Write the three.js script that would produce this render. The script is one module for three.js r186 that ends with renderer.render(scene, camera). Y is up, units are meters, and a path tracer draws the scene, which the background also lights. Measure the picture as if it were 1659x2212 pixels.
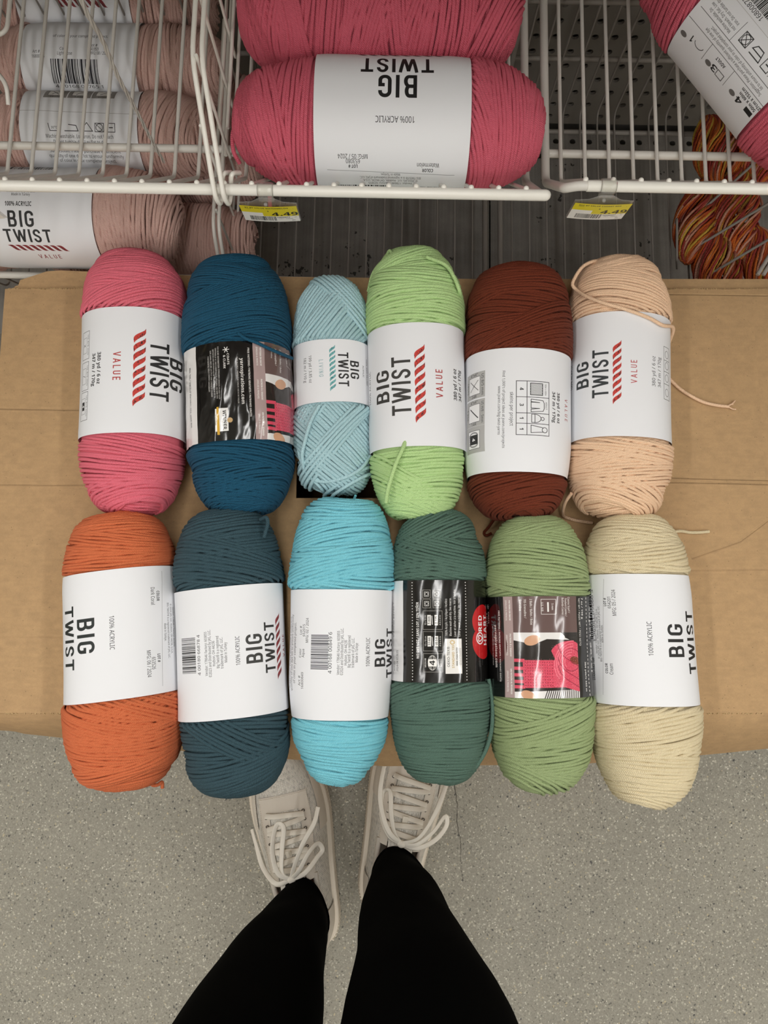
import * as THREE from 'three';
import { mergeGeometries } from 'three/addons/utils/BufferGeometryUtils.js';
import { RectAreaLightUniformsLib } from 'three/addons/lights/RectAreaLightUniformsLib.js';
import { RoundedBoxGeometry } from 'three/addons/geometries/RoundedBoxGeometry.js';

// ------------------------------------------------------------------ camera, light, exposure
const scene = new THREE.Scene();
scene.background = new THREE.Color(0x000000);
const R = Math.PI / 180;
const camera = new THREE.PerspectiveCamera(69.32, 1659 / 2212, 0.02, 30);
camera.position.set(0, 1.16, 0);
camera.rotation.set(-82 * R, 0, 0);
const renderer = new THREE.WebGLRenderer();
renderer.toneMapping = THREE.LinearToneMapping;
renderer.toneMappingExposure = 1.0;
renderer.shadowMap.enabled = true;
RectAreaLightUniformsLib.init();
// continuous strip lights on the shop ceiling, running across the aisle: [x, z, width along x, width along z]
const CEIL = 3.4;
const STRIPS = [[-1.75, 0.5, 0.12, 6.2], [0.02, 0.5, 0.12, 6.2], [1.75, 0.5, 0.12, 6.2]];
const LIGHT_COLOR = 0xfdfbf8, LIGHT_POWER = 18.5;

// ------------------------------------------------------------------ helpers
function rng(seed) { let s = seed | 0; return () => { s = (s + 0x6d2b79f5) | 0; let t = Math.imul(s ^ (s >>> 15), 1 | s); t = (t + Math.imul(t ^ (t >>> 7), 61 | t)) ^ t; return ((t ^ (t >>> 14)) >>> 0) / 4294967296; }; }
const hash = (x, y) => { let h = Math.imul(x | 0, 374761393) + Math.imul(y | 0, 668265263); h = Math.imul(h ^ (h >>> 13), 1274126177); return ((h ^ (h >>> 16)) >>> 0) / 4294967296; };
function vnoise(x, y) { const ix = Math.floor(x), iy = Math.floor(y), fx = x - ix, fy = y - iy, u = fx * fx * (3 - 2 * fx), v = fy * fy * (3 - 2 * fy); const a = hash(ix, iy), b = hash(ix + 1, iy), c = hash(ix, iy + 1), d = hash(ix + 1, iy + 1); return a + (b - a) * u + (c - a) * v + (a - b - c + d) * u * v; }
const fbm = (x, y) => 0.5 * vnoise(x, y) + 0.3 * vnoise(x * 2.1 + 7, y * 2.1 + 3) + 0.2 * vnoise(x * 4.3 + 1, y * 4.3 + 9);
const sstep = (a, b, x) => { const t = Math.min(1, Math.max(0, (x - a) / (b - a))); return t * t * (3 - 2 * t); };
const V = (x, y, z) => new THREE.Vector3(x, y, z);
const taken = {};
function numbered(n) { if (taken[n] === undefined) { taken[n] = 0; return n; } return n + '_' + String(++taken[n]).padStart(3, '0'); }
function thing(name, label, category, group, pos = [0, 0, 0], yaw = 0) {
  const o = new THREE.Group(); o.name = numbered(name); o.userData = { label, category }; if (group) o.userData.group = group;
  o.position.set(...pos); o.rotation.y = yaw; scene.add(o); return o;
}
function part(name, geo, mat, parent, label) { const m = new THREE.Mesh(geo, mat); m.name = name; m.castShadow = m.receiveShadow = true; if (label) m.userData.label = label; parent.add(m); return m; }
function struct(name, geo, mat, label) { const m = new THREE.Mesh(geo, mat); m.name = name; m.castShadow = m.receiveShadow = true; m.userData = { kind: 'structure', label }; scene.add(m); return m; }
function box(x0, x1, y0, y1, z0, z1) { const g = new THREE.BoxGeometry(x1 - x0, y1 - y0, z1 - z0); g.translate((x0 + x1) / 2, (y0 + y1) / 2, (z0 + z1) / 2); return g; }
function rbox(x0, x1, y0, y1, z0, z1, r = 0.002) { const g = new RoundedBoxGeometry(x1 - x0, y1 - y0, z1 - z0, 2, r); g.translate((x0 + x1) / 2, (y0 + y1) / 2, (z0 + z1) / 2); return g; }
// corner-rounded polyline
function rounded(pts, rad = 0.008, n = 5) {
  const P = pts.map((p) => V(...p)), out = [P[0].clone()];
  for (let i = 1; i < P.length - 1; i++) {
    const a = P[i - 1].clone().sub(P[i]), b = P[i + 1].clone().sub(P[i]), r = Math.min(rad, a.length() * 0.45, b.length() * 0.45);
    const s = P[i].clone().addScaledVector(a.normalize(), r), e = P[i].clone().addScaledVector(b.normalize(), r);
    for (let k = 0; k <= n; k++) { const t = k / n; out.push(s.clone().multiplyScalar((1 - t) * (1 - t)).addScaledVector(P[i], 2 * t * (1 - t)).addScaledVector(e, t * t)); }
  }
  out.push(P[P.length - 1].clone()); return out;
}
const smooth = (pts, n = 40, closed = false) => new THREE.CatmullRomCurve3(pts.map((p) => V(...p)), closed, 'centripetal').getSpacedPoints(n);
// a round or flat strip swept along points; up fixes the frame of flat strips; uv = (metres along, around)
function sweep(pts, r, { sides = 8, ry = r, up = null, caps = true, taper = null } = {}) {
  const n = pts.length, pos = [], nor = [], uv = [], idx = [];
  let N = null, len = 0;
  for (let i = 0; i < n; i++) {
    const T = pts[Math.min(n - 1, i + 1)].clone().sub(pts[Math.max(0, i - 1)]).normalize();
    if (up) { N = V(...(typeof up === 'function' ? up(i / (n - 1)) : up)); N.addScaledVector(T, -N.dot(T)).normalize(); }
    else if (!N) { N = Math.abs(T.y) < 0.9 ? V(0, 1, 0) : V(1, 0, 0); N.addScaledVector(T, -N.dot(T)).normalize(); }
    else N.addScaledVector(T, -N.dot(T)).normalize();
    const B = T.clone().cross(N); if (i) len += pts[i].distanceTo(pts[i - 1]);
    const k = taper ? taper(i / (n - 1)) : 1;
    for (let j = 0; j <= sides; j++) {
      const a = (j / sides) * 2 * Math.PI, c = Math.cos(a), s = Math.sin(a);
      pos.push(pts[i].x + (N.x * c * ry + B.x * s * r) * k, pts[i].y + (N.y * c * ry + B.y * s * r) * k, pts[i].z + (N.z * c * ry + B.z * s * r) * k);
      const m = V(0, 0, 0).addScaledVector(N, c / ry).addScaledVector(B, s / r).normalize(); nor.push(m.x, m.y, m.z); uv.push(len, j / sides);
    }
  }
  const w = sides + 1;
  for (let i = 0; i < n - 1; i++) for (let j = 0; j < sides; j++) { const a = i * w + j; idx.push(a, a + 1, a + w, a + 1, a + w + 1, a + w); }
  if (caps) for (const e of [0, n - 1]) {
    const c = pos.length / 3, q = pts[e], T = (e ? pts[e].clone().sub(pts[e - 1]) : pts[0].clone().sub(pts[1])).normalize();
    pos.push(q.x, q.y, q.z); nor.push(T.x, T.y, T.z); uv.push(0, 0);
    for (let j = 0; j <= sides; j++) { const k = (e * w + j); pos.push(pos[k * 3], pos[k * 3 + 1], pos[k * 3 + 2]); nor.push(T.x, T.y, T.z); uv.push(0, 0); }
    for (let j = 0; j < sides; j++) e ? idx.push(c, c + 1 + j, c + 1 + j + 1) : idx.push(c, c + 1 + j + 1, c + 1 + j);
  }
  return geom(pos, nor, uv, idx);
}
function geom(pos, nor, uv, idx, col) {
  const g = new THREE.BufferGeometry();
  g.setAttribute('position', new THREE.Float32BufferAttribute(pos, 3)); if (nor) g.setAttribute('normal', new THREE.Float32BufferAttribute(nor, 3));
  g.setAttribute('uv', new THREE.Float32BufferAttribute(uv, 2)); if (col) g.setAttribute('color', new THREE.Float32BufferAttribute(col, 3));
  g.setIndex(idx); if (!nor) g.computeVertexNormals(); return g;
}
// a surface from f(u, v) -> [x, y, z]; uv scaled
function surf(f, nu, nv, us = 1, vs = 1) {
  const pos = [], uv = [], idx = [];
  for (let i = 0; i <= nu; i++) for (let j = 0; j <= nv; j++) { pos.push(...f(i / nu, j / nv)); uv.push((i / nu) * us, (j / nv) * vs); }
  for (let i = 0; i < nu; i++) for (let j = 0; j < nv; j++) { const a = i * (nv + 1) + j, b = a + nv + 1; idx.push(a, b, a + 1, b, b + 1, a + 1); }
  return geom(pos, null, uv, idx);
}
const rod = (pts, r, rad = 0.008, sides = 8) => sweep(rounded(pts, rad), r, { sides });
function dataTex(w, h, f, srgb = true, rep = null) {
  const d = new Uint8Array(w * h * 4);
  for (let y = 0; y < h; y++) for (let x = 0; x < w; x++) { const c = f(x, y), o = (y * w + x) * 4; if (typeof c === 'number') d[o] = d[o + 1] = d[o + 2] = c * 255; else { d[o] = c[0]; d[o + 1] = c[1]; d[o + 2] = c[2]; } d[o + 3] = 255; }
  const t = new THREE.DataTexture(d, w, h); t.magFilter = THREE.LinearFilter; t.minFilter = THREE.LinearFilter; t.wrapS = t.wrapT = THREE.RepeatWrapping; if (srgb) t.colorSpace = THREE.SRGBColorSpace; if (rep) t.repeat.set(...rep); t.needsUpdate = true; return t;
}
function canvasTex(w, h, draw) {
  const c = document.createElement('canvas'); c.width = w; c.height = h; draw(c.getContext('2d'), w, h);
  const t = new THREE.CanvasTexture(c); t.colorSpace = THREE.SRGBColorSpace; t.magFilter = THREE.LinearFilter; t.wrapS = t.wrapT = THREE.ClampToEdgeWrapping; return t;
}
const std = (color, rough = 0.6, o = {}) => new THREE.MeshStandardMaterial({ color, roughness: rough, ...o });

// ------------------------------------------------------------------ materials
const rFloor = rng(11);
const floorTex = (() => {
  const N = 2048, d = new Float32Array(N * N * 3);
  for (let y = 0; y < N; y++) for (let x = 0; x < N; x++) {
    const big = 0.94 + 0.1 * fbm(x / 190, y / 190), fine = 0.86 + 0.26 * hash(x, y) * 0.5 + 0.14 * vnoise(x / 2.3, y / 2.3), k = big * fine, o = (y * N + x) * 3;
    d[o] = 147 * k; d[o + 1] = 143 * k; d[o + 2] = 130 * k;
  }
  const spots = [[[214, 208, 192], 30000, 0.7, 2.0], [[182, 176, 160], 24000, 1, 2.8], [[98, 95, 86], 34000, 0.7, 2.1], [[60, 60, 58], 4200, 0.8, 2.5], [[192, 176, 142], 5000, 0.9, 2.4], [[238, 234, 222], 6500, 0.7, 1.7]];
  for (const [c, n, r0, r1] of spots) for (let i = 0; i < n; i++) {
    const cx = rFloor() * N, cy = rFloor() * N, r = r0 + (r1 - r0) * rFloor() ** 2, e = 0.6 + rFloor() * 0.8, an = rFloor() * 3.14, ca = Math.cos(an), sa = Math.sin(an), q = Math.ceil(r * 1.5), al = 0.55 + 0.4 * rFloor();
    for (let yy = -q; yy <= q; yy++) for (let xx = -q; xx <= q; xx++) {
      const u = (xx * ca + yy * sa) * e, v = (yy * ca - xx * sa) / e, m = sstep(r + 0.5, r - 0.5, Math.hypot(u, v)) * al; if (m <= 0) continue;
      const o = (((Math.floor(cy + yy) + N) % N) * N + ((Math.floor(cx + xx) + N) % N)) * 3; for (let k = 0; k < 3; k++) d[o + k] += (c[k] - d[o + k]) * m;
    }
  }
  return dataTex(N, N, (x, y) => { const o = (y * N + x) * 3; return [Math.min(255, d[o]), Math.min(255, d[o + 1]), Math.min(255, d[o + 2])]; }, true, [1 / 1.25, 1 / 1.25]);
})();
const kraftTex = dataTex(1024, 1024, (x, y) => {
  const streak = vnoise(x / 34, y / 5) * 0.03, blot = 0.03 + fbm(x / 17, y / 14) * 0.1, fib = hash(x, y) * 0.06, sp = hash(x >> 1, (y >> 1) + 999) > 0.9985 ? -0.2 : 0, k = 0.87 + streak + blot + fib + sp;
  return [Math.min(255, 182 * k), Math.min(255, 149 * k), Math.min(255, 108 * k)];
}, true, [1 / 0.42, 1 / 0.42]);
const kraftBump = dataTex(256, 256, (x, y) => 0.5 + 0.25 * (vnoise(x / 40, y / 2.5) - 0.5) + 0.3 * (fbm(x / 20, y / 20) - 0.5), false, [1 / 0.2, 1 / 0.2]);
const M = {
  floor: new THREE.MeshStandardMaterial({ map: floorTex, roughness: 0.6 }),
  crack: std(0x4c4841, 0.9),
  ceiling: std(0xd8d6d0, 0.9), wall: std(0xcfcac0, 0.9),
  kraft: new THREE.MeshStandardMaterial({ map: kraftTex, bumpMap: kraftBump, bumpScale: 0.0006, roughness: 0.85 }),
  kraftTorn: std(0xc9ab7d, 0.95), black: std(0x0a0908, 0.9),
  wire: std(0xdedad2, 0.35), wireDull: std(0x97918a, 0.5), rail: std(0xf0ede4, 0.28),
  scuff: std(0x35312c, 0.8),
  steel: std(0xd9d6cd, 0.45), pegShade: std(0x857f77, 0.6), steelGrey: std(0x8f8a84, 0.5),  // pegboard grey has the shade of a white panel mixed into it
  hole: std(0x0b0a09, 1), plastic: new THREE.MeshPhysicalMaterial({ color: 0xfafaf8, roughness: 0.22, transmission: 0.9, thickness: 0, ior: 1.45 }),
};
const deckTex = dataTex(1024, 512, (x, y) => {
  const k = 0.8 + 0.25 * fbm(x / 70, y / 40) + 0.1 * vnoise(x / 3, y / 90) + 0.06 * hash(x, y), spot = fbm(x / 9 + 40, y / 11) > 0.72 && vnoise(x / 60, y / 50) > 0.68 ? 0.42 : 1, b = 150 * k * spot;
  return [b, b * 0.97, b * 0.93];
}, true, [1 / 0.8, 1 / 0.4]);
M.deck = new THREE.MeshStandardMaterial({ map: deckTex, roughness: 0.6 });

// ------------------------------------------------------------------ the room
{
  const fl = struct('floor', (() => { const g = box(-3.2, 3.2, -0.1, 0, -3, 4.2), p = g.attributes.position, uv = []; for (let i = 0; i < p.count; i++) uv.push(p.getX(i), p.getZ(i)); g.setAttribute('uv', new THREE.Float32BufferAttribute(uv, 2)); return g; })(), M.floor, 'speckled grey terrazzo shop floor');
  // hairline crack to the right of the feet
  const cr = [[0.0993, 0.222], [0.099, 0.236], [0.106, 0.247], [0.1075, 0.262], [0.11, 0.28], [0.1085, 0.3], [0.111, 0.318], [0.115, 0.335], [0.1135, 0.352], [0.114, 0.372], [0.117, 0.392]], rc = rng(5), L = [], Rr = [];
  const pos = [], uv = [], idx = [];
  cr.forEach(([x, z], i) => { for (let k = 0; k < 4 && i < cr.length - 1; k++) { const t = k / 4, w = (0.0004 + 0.0005 * rc()) * (1 - i / 13), xx = x + (cr[i + 1][0] - x) * t + (rc() - 0.5) * 0.0014, zz = z + (cr[i + 1][1] - z) * t; pos.push(xx - w, 0.0004, zz, xx + w, 0.0004, zz); uv.push(0, 0, 1, 0); } });
  for (let i = 0; i < pos.length / 6 - 1; i++) { const a = i * 2; idx.push(a, a + 2, a + 1, a + 1, a + 2, a + 3); }
  part('crack', geom(pos, null, uv, idx), M.crack, fl, 'thin dark crack');
  struct('ceiling', box(-3.2, 3.2, CEIL, CEIL + 0.1, -3, 4.2), M.ceiling, 'pale shop ceiling');
  struct('wall_back', box(-3.2, 3.2, 0, CEIL, -3.1, -3), M.wall, 'wall beyond the shelving');
  struct('wall_front', box(-3.2, 3.2, 0, CEIL, 4.2, 4.3), M.wall, 'wall behind the viewer');
  struct('wall_left', box(-3.3, -3.2, 0, CEIL, -3, 4.2), M.wall, 'left wall');
  struct('wall_right', box(3.2, 3.3, 0, CEIL, -3, 4.2), M.wall, 'right wall');
  const names = ['leftmost', 'middle', 'rightmost'];
  STRIPS.forEach(([x, z, w, d], i) => {
    const t = thing('ceiling_light', `${names[i]} long strip light on the ceiling, above the picture`, 'ceiling light', 'ceiling lights', [x, CEIL - 0.06, z]);
    part('housing', box(-w / 2 - 0.03, w / 2 + 0.03, 0.004, 0.06, -d / 2 - 0.03, d / 2 + 0.03), M.steel, t);
    part('diffuser_light', box(-w / 2, w / 2, -0.004, 0.004, -d / 2, d / 2), std(0xffffff, 0.6, { emissive: LIGHT_COLOR, emissiveIntensity: 6 }), t);
    const l = new THREE.RectAreaLight(LIGHT_COLOR, LIGHT_POWER, w, d); l.name = 'strip_lamp'; l.position.set(x, CEIL - 0.067, z); l.rotation.x = -Math.PI / 2; l.castShadow = true; scene.add(l);
  });
}

// ------------------------------------------------------------------ shelving (turned a little to the camera)
const YAW = -1.1 * R;
const shelfThing = (name, label, category, group) => thing(name, label, category, group, [0, 0, 0], YAW);
function holedPlate(w0, w1, h0, h1, holes, depth, r = 0.0042) {
  const s = new THREE.Shape(); s.moveTo(w0, h0); s.lineTo(w1, h0); s.lineTo(w1, h1); s.lineTo(w0, h1); s.closePath();
  for (const [x, y] of holes) { const h = new THREE.Path(); h.absarc(x, y, r, 0, Math.PI * 2, true); s.holes.push(h); }
  return new THREE.ExtrudeGeometry(s, { depth, bevelEnabled: false, curveSegments: 6 });
}
{ // pegboard back panel of the gondola
  const t = shelfThing('pegboard_panel', 'white perforated steel back panel behind the wire shelves, coloured grey to stand for the shade there', 'panel');
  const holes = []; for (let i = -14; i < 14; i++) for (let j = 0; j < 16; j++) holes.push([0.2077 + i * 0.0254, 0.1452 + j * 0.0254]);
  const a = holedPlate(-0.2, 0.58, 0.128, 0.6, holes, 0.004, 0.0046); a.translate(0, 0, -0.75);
  part('panel', a, M.pegShade, t);
  part('side_panel', box(-1.3, -0.2, 0.128, 0.6, -0.75, -0.746), M.pegShade, t);
  part('side_panel', box(0.58, 1.3, 0.128, 0.6, -0.75, -0.746), M.pegShade, t);
  part('upper_panel', box(-1.3, 1.3, 0.602, 1.4, -0.75, -0.746), M.pegShade, t);
  part('upright', rbox(0.1, 0.13, 0.02, 1.4, -0.79, -0.752), M.steelGrey, t);
  part('added_rear_panel', box(-1.3, 1.3, 0.003, 1.4, -0.81, -0.8), M.steelGrey, t); part('added_top_cap', box(-1.3, 1.3, 1.4, 1.41, -0.81, -0.745), M.steelGrey, t);  // unseen rear sheet and cap, added to keep light out of the holes
}
for (const x of [-1.312, 1.302]) { const t = shelfThing('end_panel', `grey end panel of the shelving, far to the ${x < 0 ? 'left' : 'right'}`, 'panel'); part('sheet', box(x, x + 0.01, 0.003, 1.41, -0.81, -0.36), M.steelGrey, t); part('edge_trim', rbox(x - 0.002, x + 0.012, 0.003, 1.41, -0.362, -0.35), M.steel, t); }
{ // base deck of the gondola
  const t = shelfThing('base_deck', 'dirty grey steel base deck under the lowest wire shelf', 'shelf deck');
  for (const [x0, x1] of [[-1.3, 0.1464], [0.1486, 1.3]]) {
    const holes = []; for (let i = -20; i < 14; i++) for (let j = 0; j < 2; j++) { const x = 0.2485 + i * 0.0254; if (x > x0 + 0.01 && x < x1 - 0.01) holes.push([x, 0.6977 + j * 0.0245]); }
    const g = holedPlate(x0, x1, 0.4, 0.735, holes, 0.0015, 0.0046); g.rotateX(-Math.PI / 2); g.translate(0, 0.1185, 0); part('deck_plate', g, M.deck, t);
  }
  part('kick_plate', box(-1.3, 1.3, 0.003, 0.116, -0.42, -0.405), M.steelGrey, t);
}
{ // unseen solid shelf, added higher up to shade the lower ones
  const t = shelfThing('added_steel_shelf', 'unseen white steel shelf added above the picture to shade the shelving', 'shelf');
  part('shelf_plate', rbox(-1.29, 1.29, 0.965, 0.98, -0.742, -0.345, 0.002), M.steel, t);
  part('front_lip', rbox(-1.29, 1.29, 0.925, 0.98, -0.347, -0.337, 0.002), M.steel, t);
}
const WR = 0.00175;                                                  // wire radius
function wireDeck(t, xs, { y, zBack, zFront, lipZ, lipY, wireMat, rails }) {
  const g = rod([[0, y, zBack], [0, y, zFront], [0, lipY, lipZ]], WR, 0.006, 8);
  for (const x of xs) { const m = part('wire', g, wireMat, t); m.position.x = x; }
  for (const [pts, r, rad, mat] of rails) part('rail', rod(pts, r, rad, 12), mat, t);
}
const range = (a, b, s) => { const o = []; for (let x = a; x <= b + 1e-6; x += s) o.push(x); return o; };
const scuffMark = (parent, list, at) => { const rr = rng(77); for (const x of list) { const g = new THREE.SphereGeometry(1, 6, 5); g.scale(0.0007 + 0.0022 * rr() ** 3, 0.0003, 0.0003 + 0.0005 * rr()); g.translate(x, at[0] + 0.0037 - 0.0002, at[1] + (rr() - 0.5) * 0.003); part('chip', g, M.scuff, parent, 'dark chip in the white coating'); } };
const NUB = new THREE.SphereGeometry(0.0022, 10, 8);
function nubs(t, xs, y, z) { for (const x of xs) { const m = part('wire_end', NUB, M.rail, t); m.position.set(x, y, z); } }
{ // upper shelf, left and middle
  const t = shelfThing('wire_shelf', 'white wire shelf holding the two watermelon skeins, bright front rail', 'wire shelf');
  const xs = range(-0.1733 - 44 * 0.02134, 0.11, 0.02134);
  wireDeck(t, xs, { y: 0.547, zBack: -0.72, zFront: -0.3845, lipZ: -0.3305, lipY: 0.6245, wireMat: M.wire, rails: [
    [[[-1.13, 0.5412, -0.416], [0.119, 0.5412, -0.416]], 0.0035, 0.01, M.wire], [[[-1.13, 0.5412, -0.58], [0.119, 0.5412, -0.58]], 0.0035, 0.01, M.wire],
    [[[0.1190, 0.545, -0.72], [0.1190, 0.545, -0.386], [0.1195, 0.612, -0.333]], 0.0037, 0.012, M.wire]] });
  part('front_rail', rod([[-1.13, 0.623, -0.327], [0.1195, 0.623, -0.327]], 0.0043, 0.01, 14), M.rail, t);
  const e = new THREE.SphereGeometry(0.0043, 12, 8); e.translate(0.1195, 0.623, -0.327); part('rail_end', e, M.rail, t);
  nubs(t, xs, 0.6252, -0.331);
  scuffMark(t, [-0.335, -0.32, -0.118, -0.112, -0.06, -0.05, -0.045, 0.01, 0.105, 0.11, 0.114, 0.117], [0.623, -0.327]);
}
{ // upper shelf, right
  const t = shelfThing('wire_shelf', 'white wire shelf at right, nearly empty, with a slanting skein', 'wire shelf');
  const xs = range(0.1505, 1.1, 0.02154);
  wireDeck(t, xs, { y: 0.547, zBack: -0.72, zFront: -0.3865, lipZ: -0.339, lipY: 0.6245, wireMat: M.wire, rails: [
    [[[0.139, 0.5412, -0.4175], [1.11, 0.5412, -0.4175]], 0.0037, 0.01, M.wire], [[[0.139, 0.5412, -0.58], [1.11, 0.5412, -0.58]], 0.0037, 0.01, M.wire],
    [[[0.1372, 0.545, -0.72], [0.1372, 0.545, -0.3865], [0.136, 0.617, -0.337], [0.146, 0.623, -0.3357], [0.16, 0.623, -0.3355]], 0.0038, 0.009, M.wire]] });
  part('front_rail', rod([[0.152, 0.623, -0.3355], [1.11, 0.623, -0.3355]], 0.0043, 0.01, 14), M.rail, t);
  nubs(t, xs, 0.6252, -0.3395);
  scuffMark(t, [0.158, 0.163, 0.172, 0.262, 0.264, 0.281, 0.295], [0.623, -0.3355]);
}
function lowerShelf(label, xs, x0, x1) {
  const t = shelfThing('wire_shelf', label, 'wire shelf');
  const g = rod([[0, 0.468, -0.6365], [0, 0.3, -0.6365], [0, 0.3, -0.39], [0, 0.375, -0.372]], 0.0012, 0.014, 6);
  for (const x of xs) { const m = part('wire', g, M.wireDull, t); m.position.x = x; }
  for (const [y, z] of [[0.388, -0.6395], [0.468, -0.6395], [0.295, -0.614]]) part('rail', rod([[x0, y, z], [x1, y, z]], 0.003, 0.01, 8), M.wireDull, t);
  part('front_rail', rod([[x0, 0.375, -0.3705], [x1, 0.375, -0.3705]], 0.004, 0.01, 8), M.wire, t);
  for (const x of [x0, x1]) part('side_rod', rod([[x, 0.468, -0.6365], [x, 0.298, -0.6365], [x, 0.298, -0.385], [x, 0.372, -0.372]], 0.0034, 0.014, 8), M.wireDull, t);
}
lowerShelf('lower wire shelf under the rose skeins and the empty middle', range(-0.1177 - 45 * 0.0218, 0.105, 0.0218), -1.12, 0.1165);
lowerShelf('lower wire shelf at right under the orange hanks', range(0.1493, 1.1, 0.0217), 0.1352, 1.11);

function fence(label, { xa, xb, yTop, yMid, yLow, zBack, zBend, front, zs, mat }) {
  const t = shelfThing('wire_divider', label, 'wire divider', 'wire dividers');
  for (const x of [xa, xb]) {
    part('top_rod', rod([[x, yTop, zBack], [x, yTop, zBend], ...front.map(([dx, y, z]) => [x + dx, y, z])], 0.00195, 0.014, 8), mat, t);
    part('middle_rod', rod([[x, yMid, zBack], [x, yMid, -0.408]], 0.0016, 0.01, 8), mat, t);
    part('bottom_rod', rod([[x, yLow, zBack], [x, yLow, -0.4]], 0.0016, 0.01, 8), mat, t);
  }
  for (const [z, top] of zs) part('upright_wire', rod([[(xa + xb) / 2, top, z], [(xa + xb) / 2, yLow - 0.003, z]], 0.0014, 0.01, 6), mat, t);
  return t;
}
fence('doubled white wire divider hooked over the front rail beside the watermelon skeins', { xa: -0.1475, xb: -0.1408, yTop: 0.672, yMid: 0.582, yLow: 0.556, zBack: -0.7, zBend: -0.4005,
  front: [[0.011, 0.628, -0.3175], [0.0118, 0.613, -0.3195], [0.013, 0.612, -0.331], [0.016, 0.630, -0.3365], [0.02, 0.618, -0.3445]], zs: [[-0.7, 0.675], [-0.65, 0.675], [-0.6, 0.675], [-0.548, 0.675], [-0.4985, 0.675], [-0.449, 0.675], [-0.4005, 0.674], [-0.3605, 0.652]], mat: M.rail });
fence('dull lower wire divider between the rose skeins and the empty lower shelf', { xa: -0.1835, xb: -0.1778, yTop: 0.447, yMid: 0.36, yLow: 0.306, zBack: -0.63, zBend: -0.3925,
  front: [[0.001, 0.418, -0.3695], [0.001, 0.38, -0.367]], zs: [[-0.6, 0.45], [-0.55, 0.45], [-0.5, 0.45], [-0.45, 0.45], [-0.41, 0.45]], mat: M.wire });
{ // bent ends of the next divider, at the left edge
  const t = shelfThing('wire_divider', 'white bent wire ends of another divider at the far left edge', 'wire divider', 'wire dividers');
  part('top_rod', rod([[-0.3145, 0.62, -0.66], [-0.3145, 0.62, -0.461], [-0.34, 0.62, -0.457]], 0.0018, 0.009, 8), M.wire, t);
  part('end_loop', rod([[-0.36, 0.62, -0.446], [-0.322, 0.62, -0.43], [-0.3105, 0.62, -0.416], [-0.312, 0.612, -0.404]], 0.0018, 0.009, 8), M.wire, t);
}
{ // side of the lower basket that holds the hanks
  const t = shelfThing('wire_divider', 'dull slanting wire basket side in front of the orange hanks', 'wire divider', 'wire dividers');
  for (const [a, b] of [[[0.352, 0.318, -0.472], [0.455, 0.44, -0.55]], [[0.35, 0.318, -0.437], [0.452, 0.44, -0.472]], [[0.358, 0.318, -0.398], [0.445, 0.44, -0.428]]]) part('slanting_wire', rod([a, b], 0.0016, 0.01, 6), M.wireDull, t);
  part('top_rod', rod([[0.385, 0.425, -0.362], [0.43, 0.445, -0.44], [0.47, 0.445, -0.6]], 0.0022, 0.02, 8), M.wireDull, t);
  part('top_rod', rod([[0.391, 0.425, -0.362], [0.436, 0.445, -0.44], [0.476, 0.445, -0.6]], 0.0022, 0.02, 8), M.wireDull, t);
  part('end_loop', rod([[0.348, 0.31, -0.425], [0.338, 0.335, -0.425], [0.338, 0.34, -0.475], [0.348, 0.31, -0.475]], 0.0014, 0.008, 6), M.wireDull, t);
}
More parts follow.
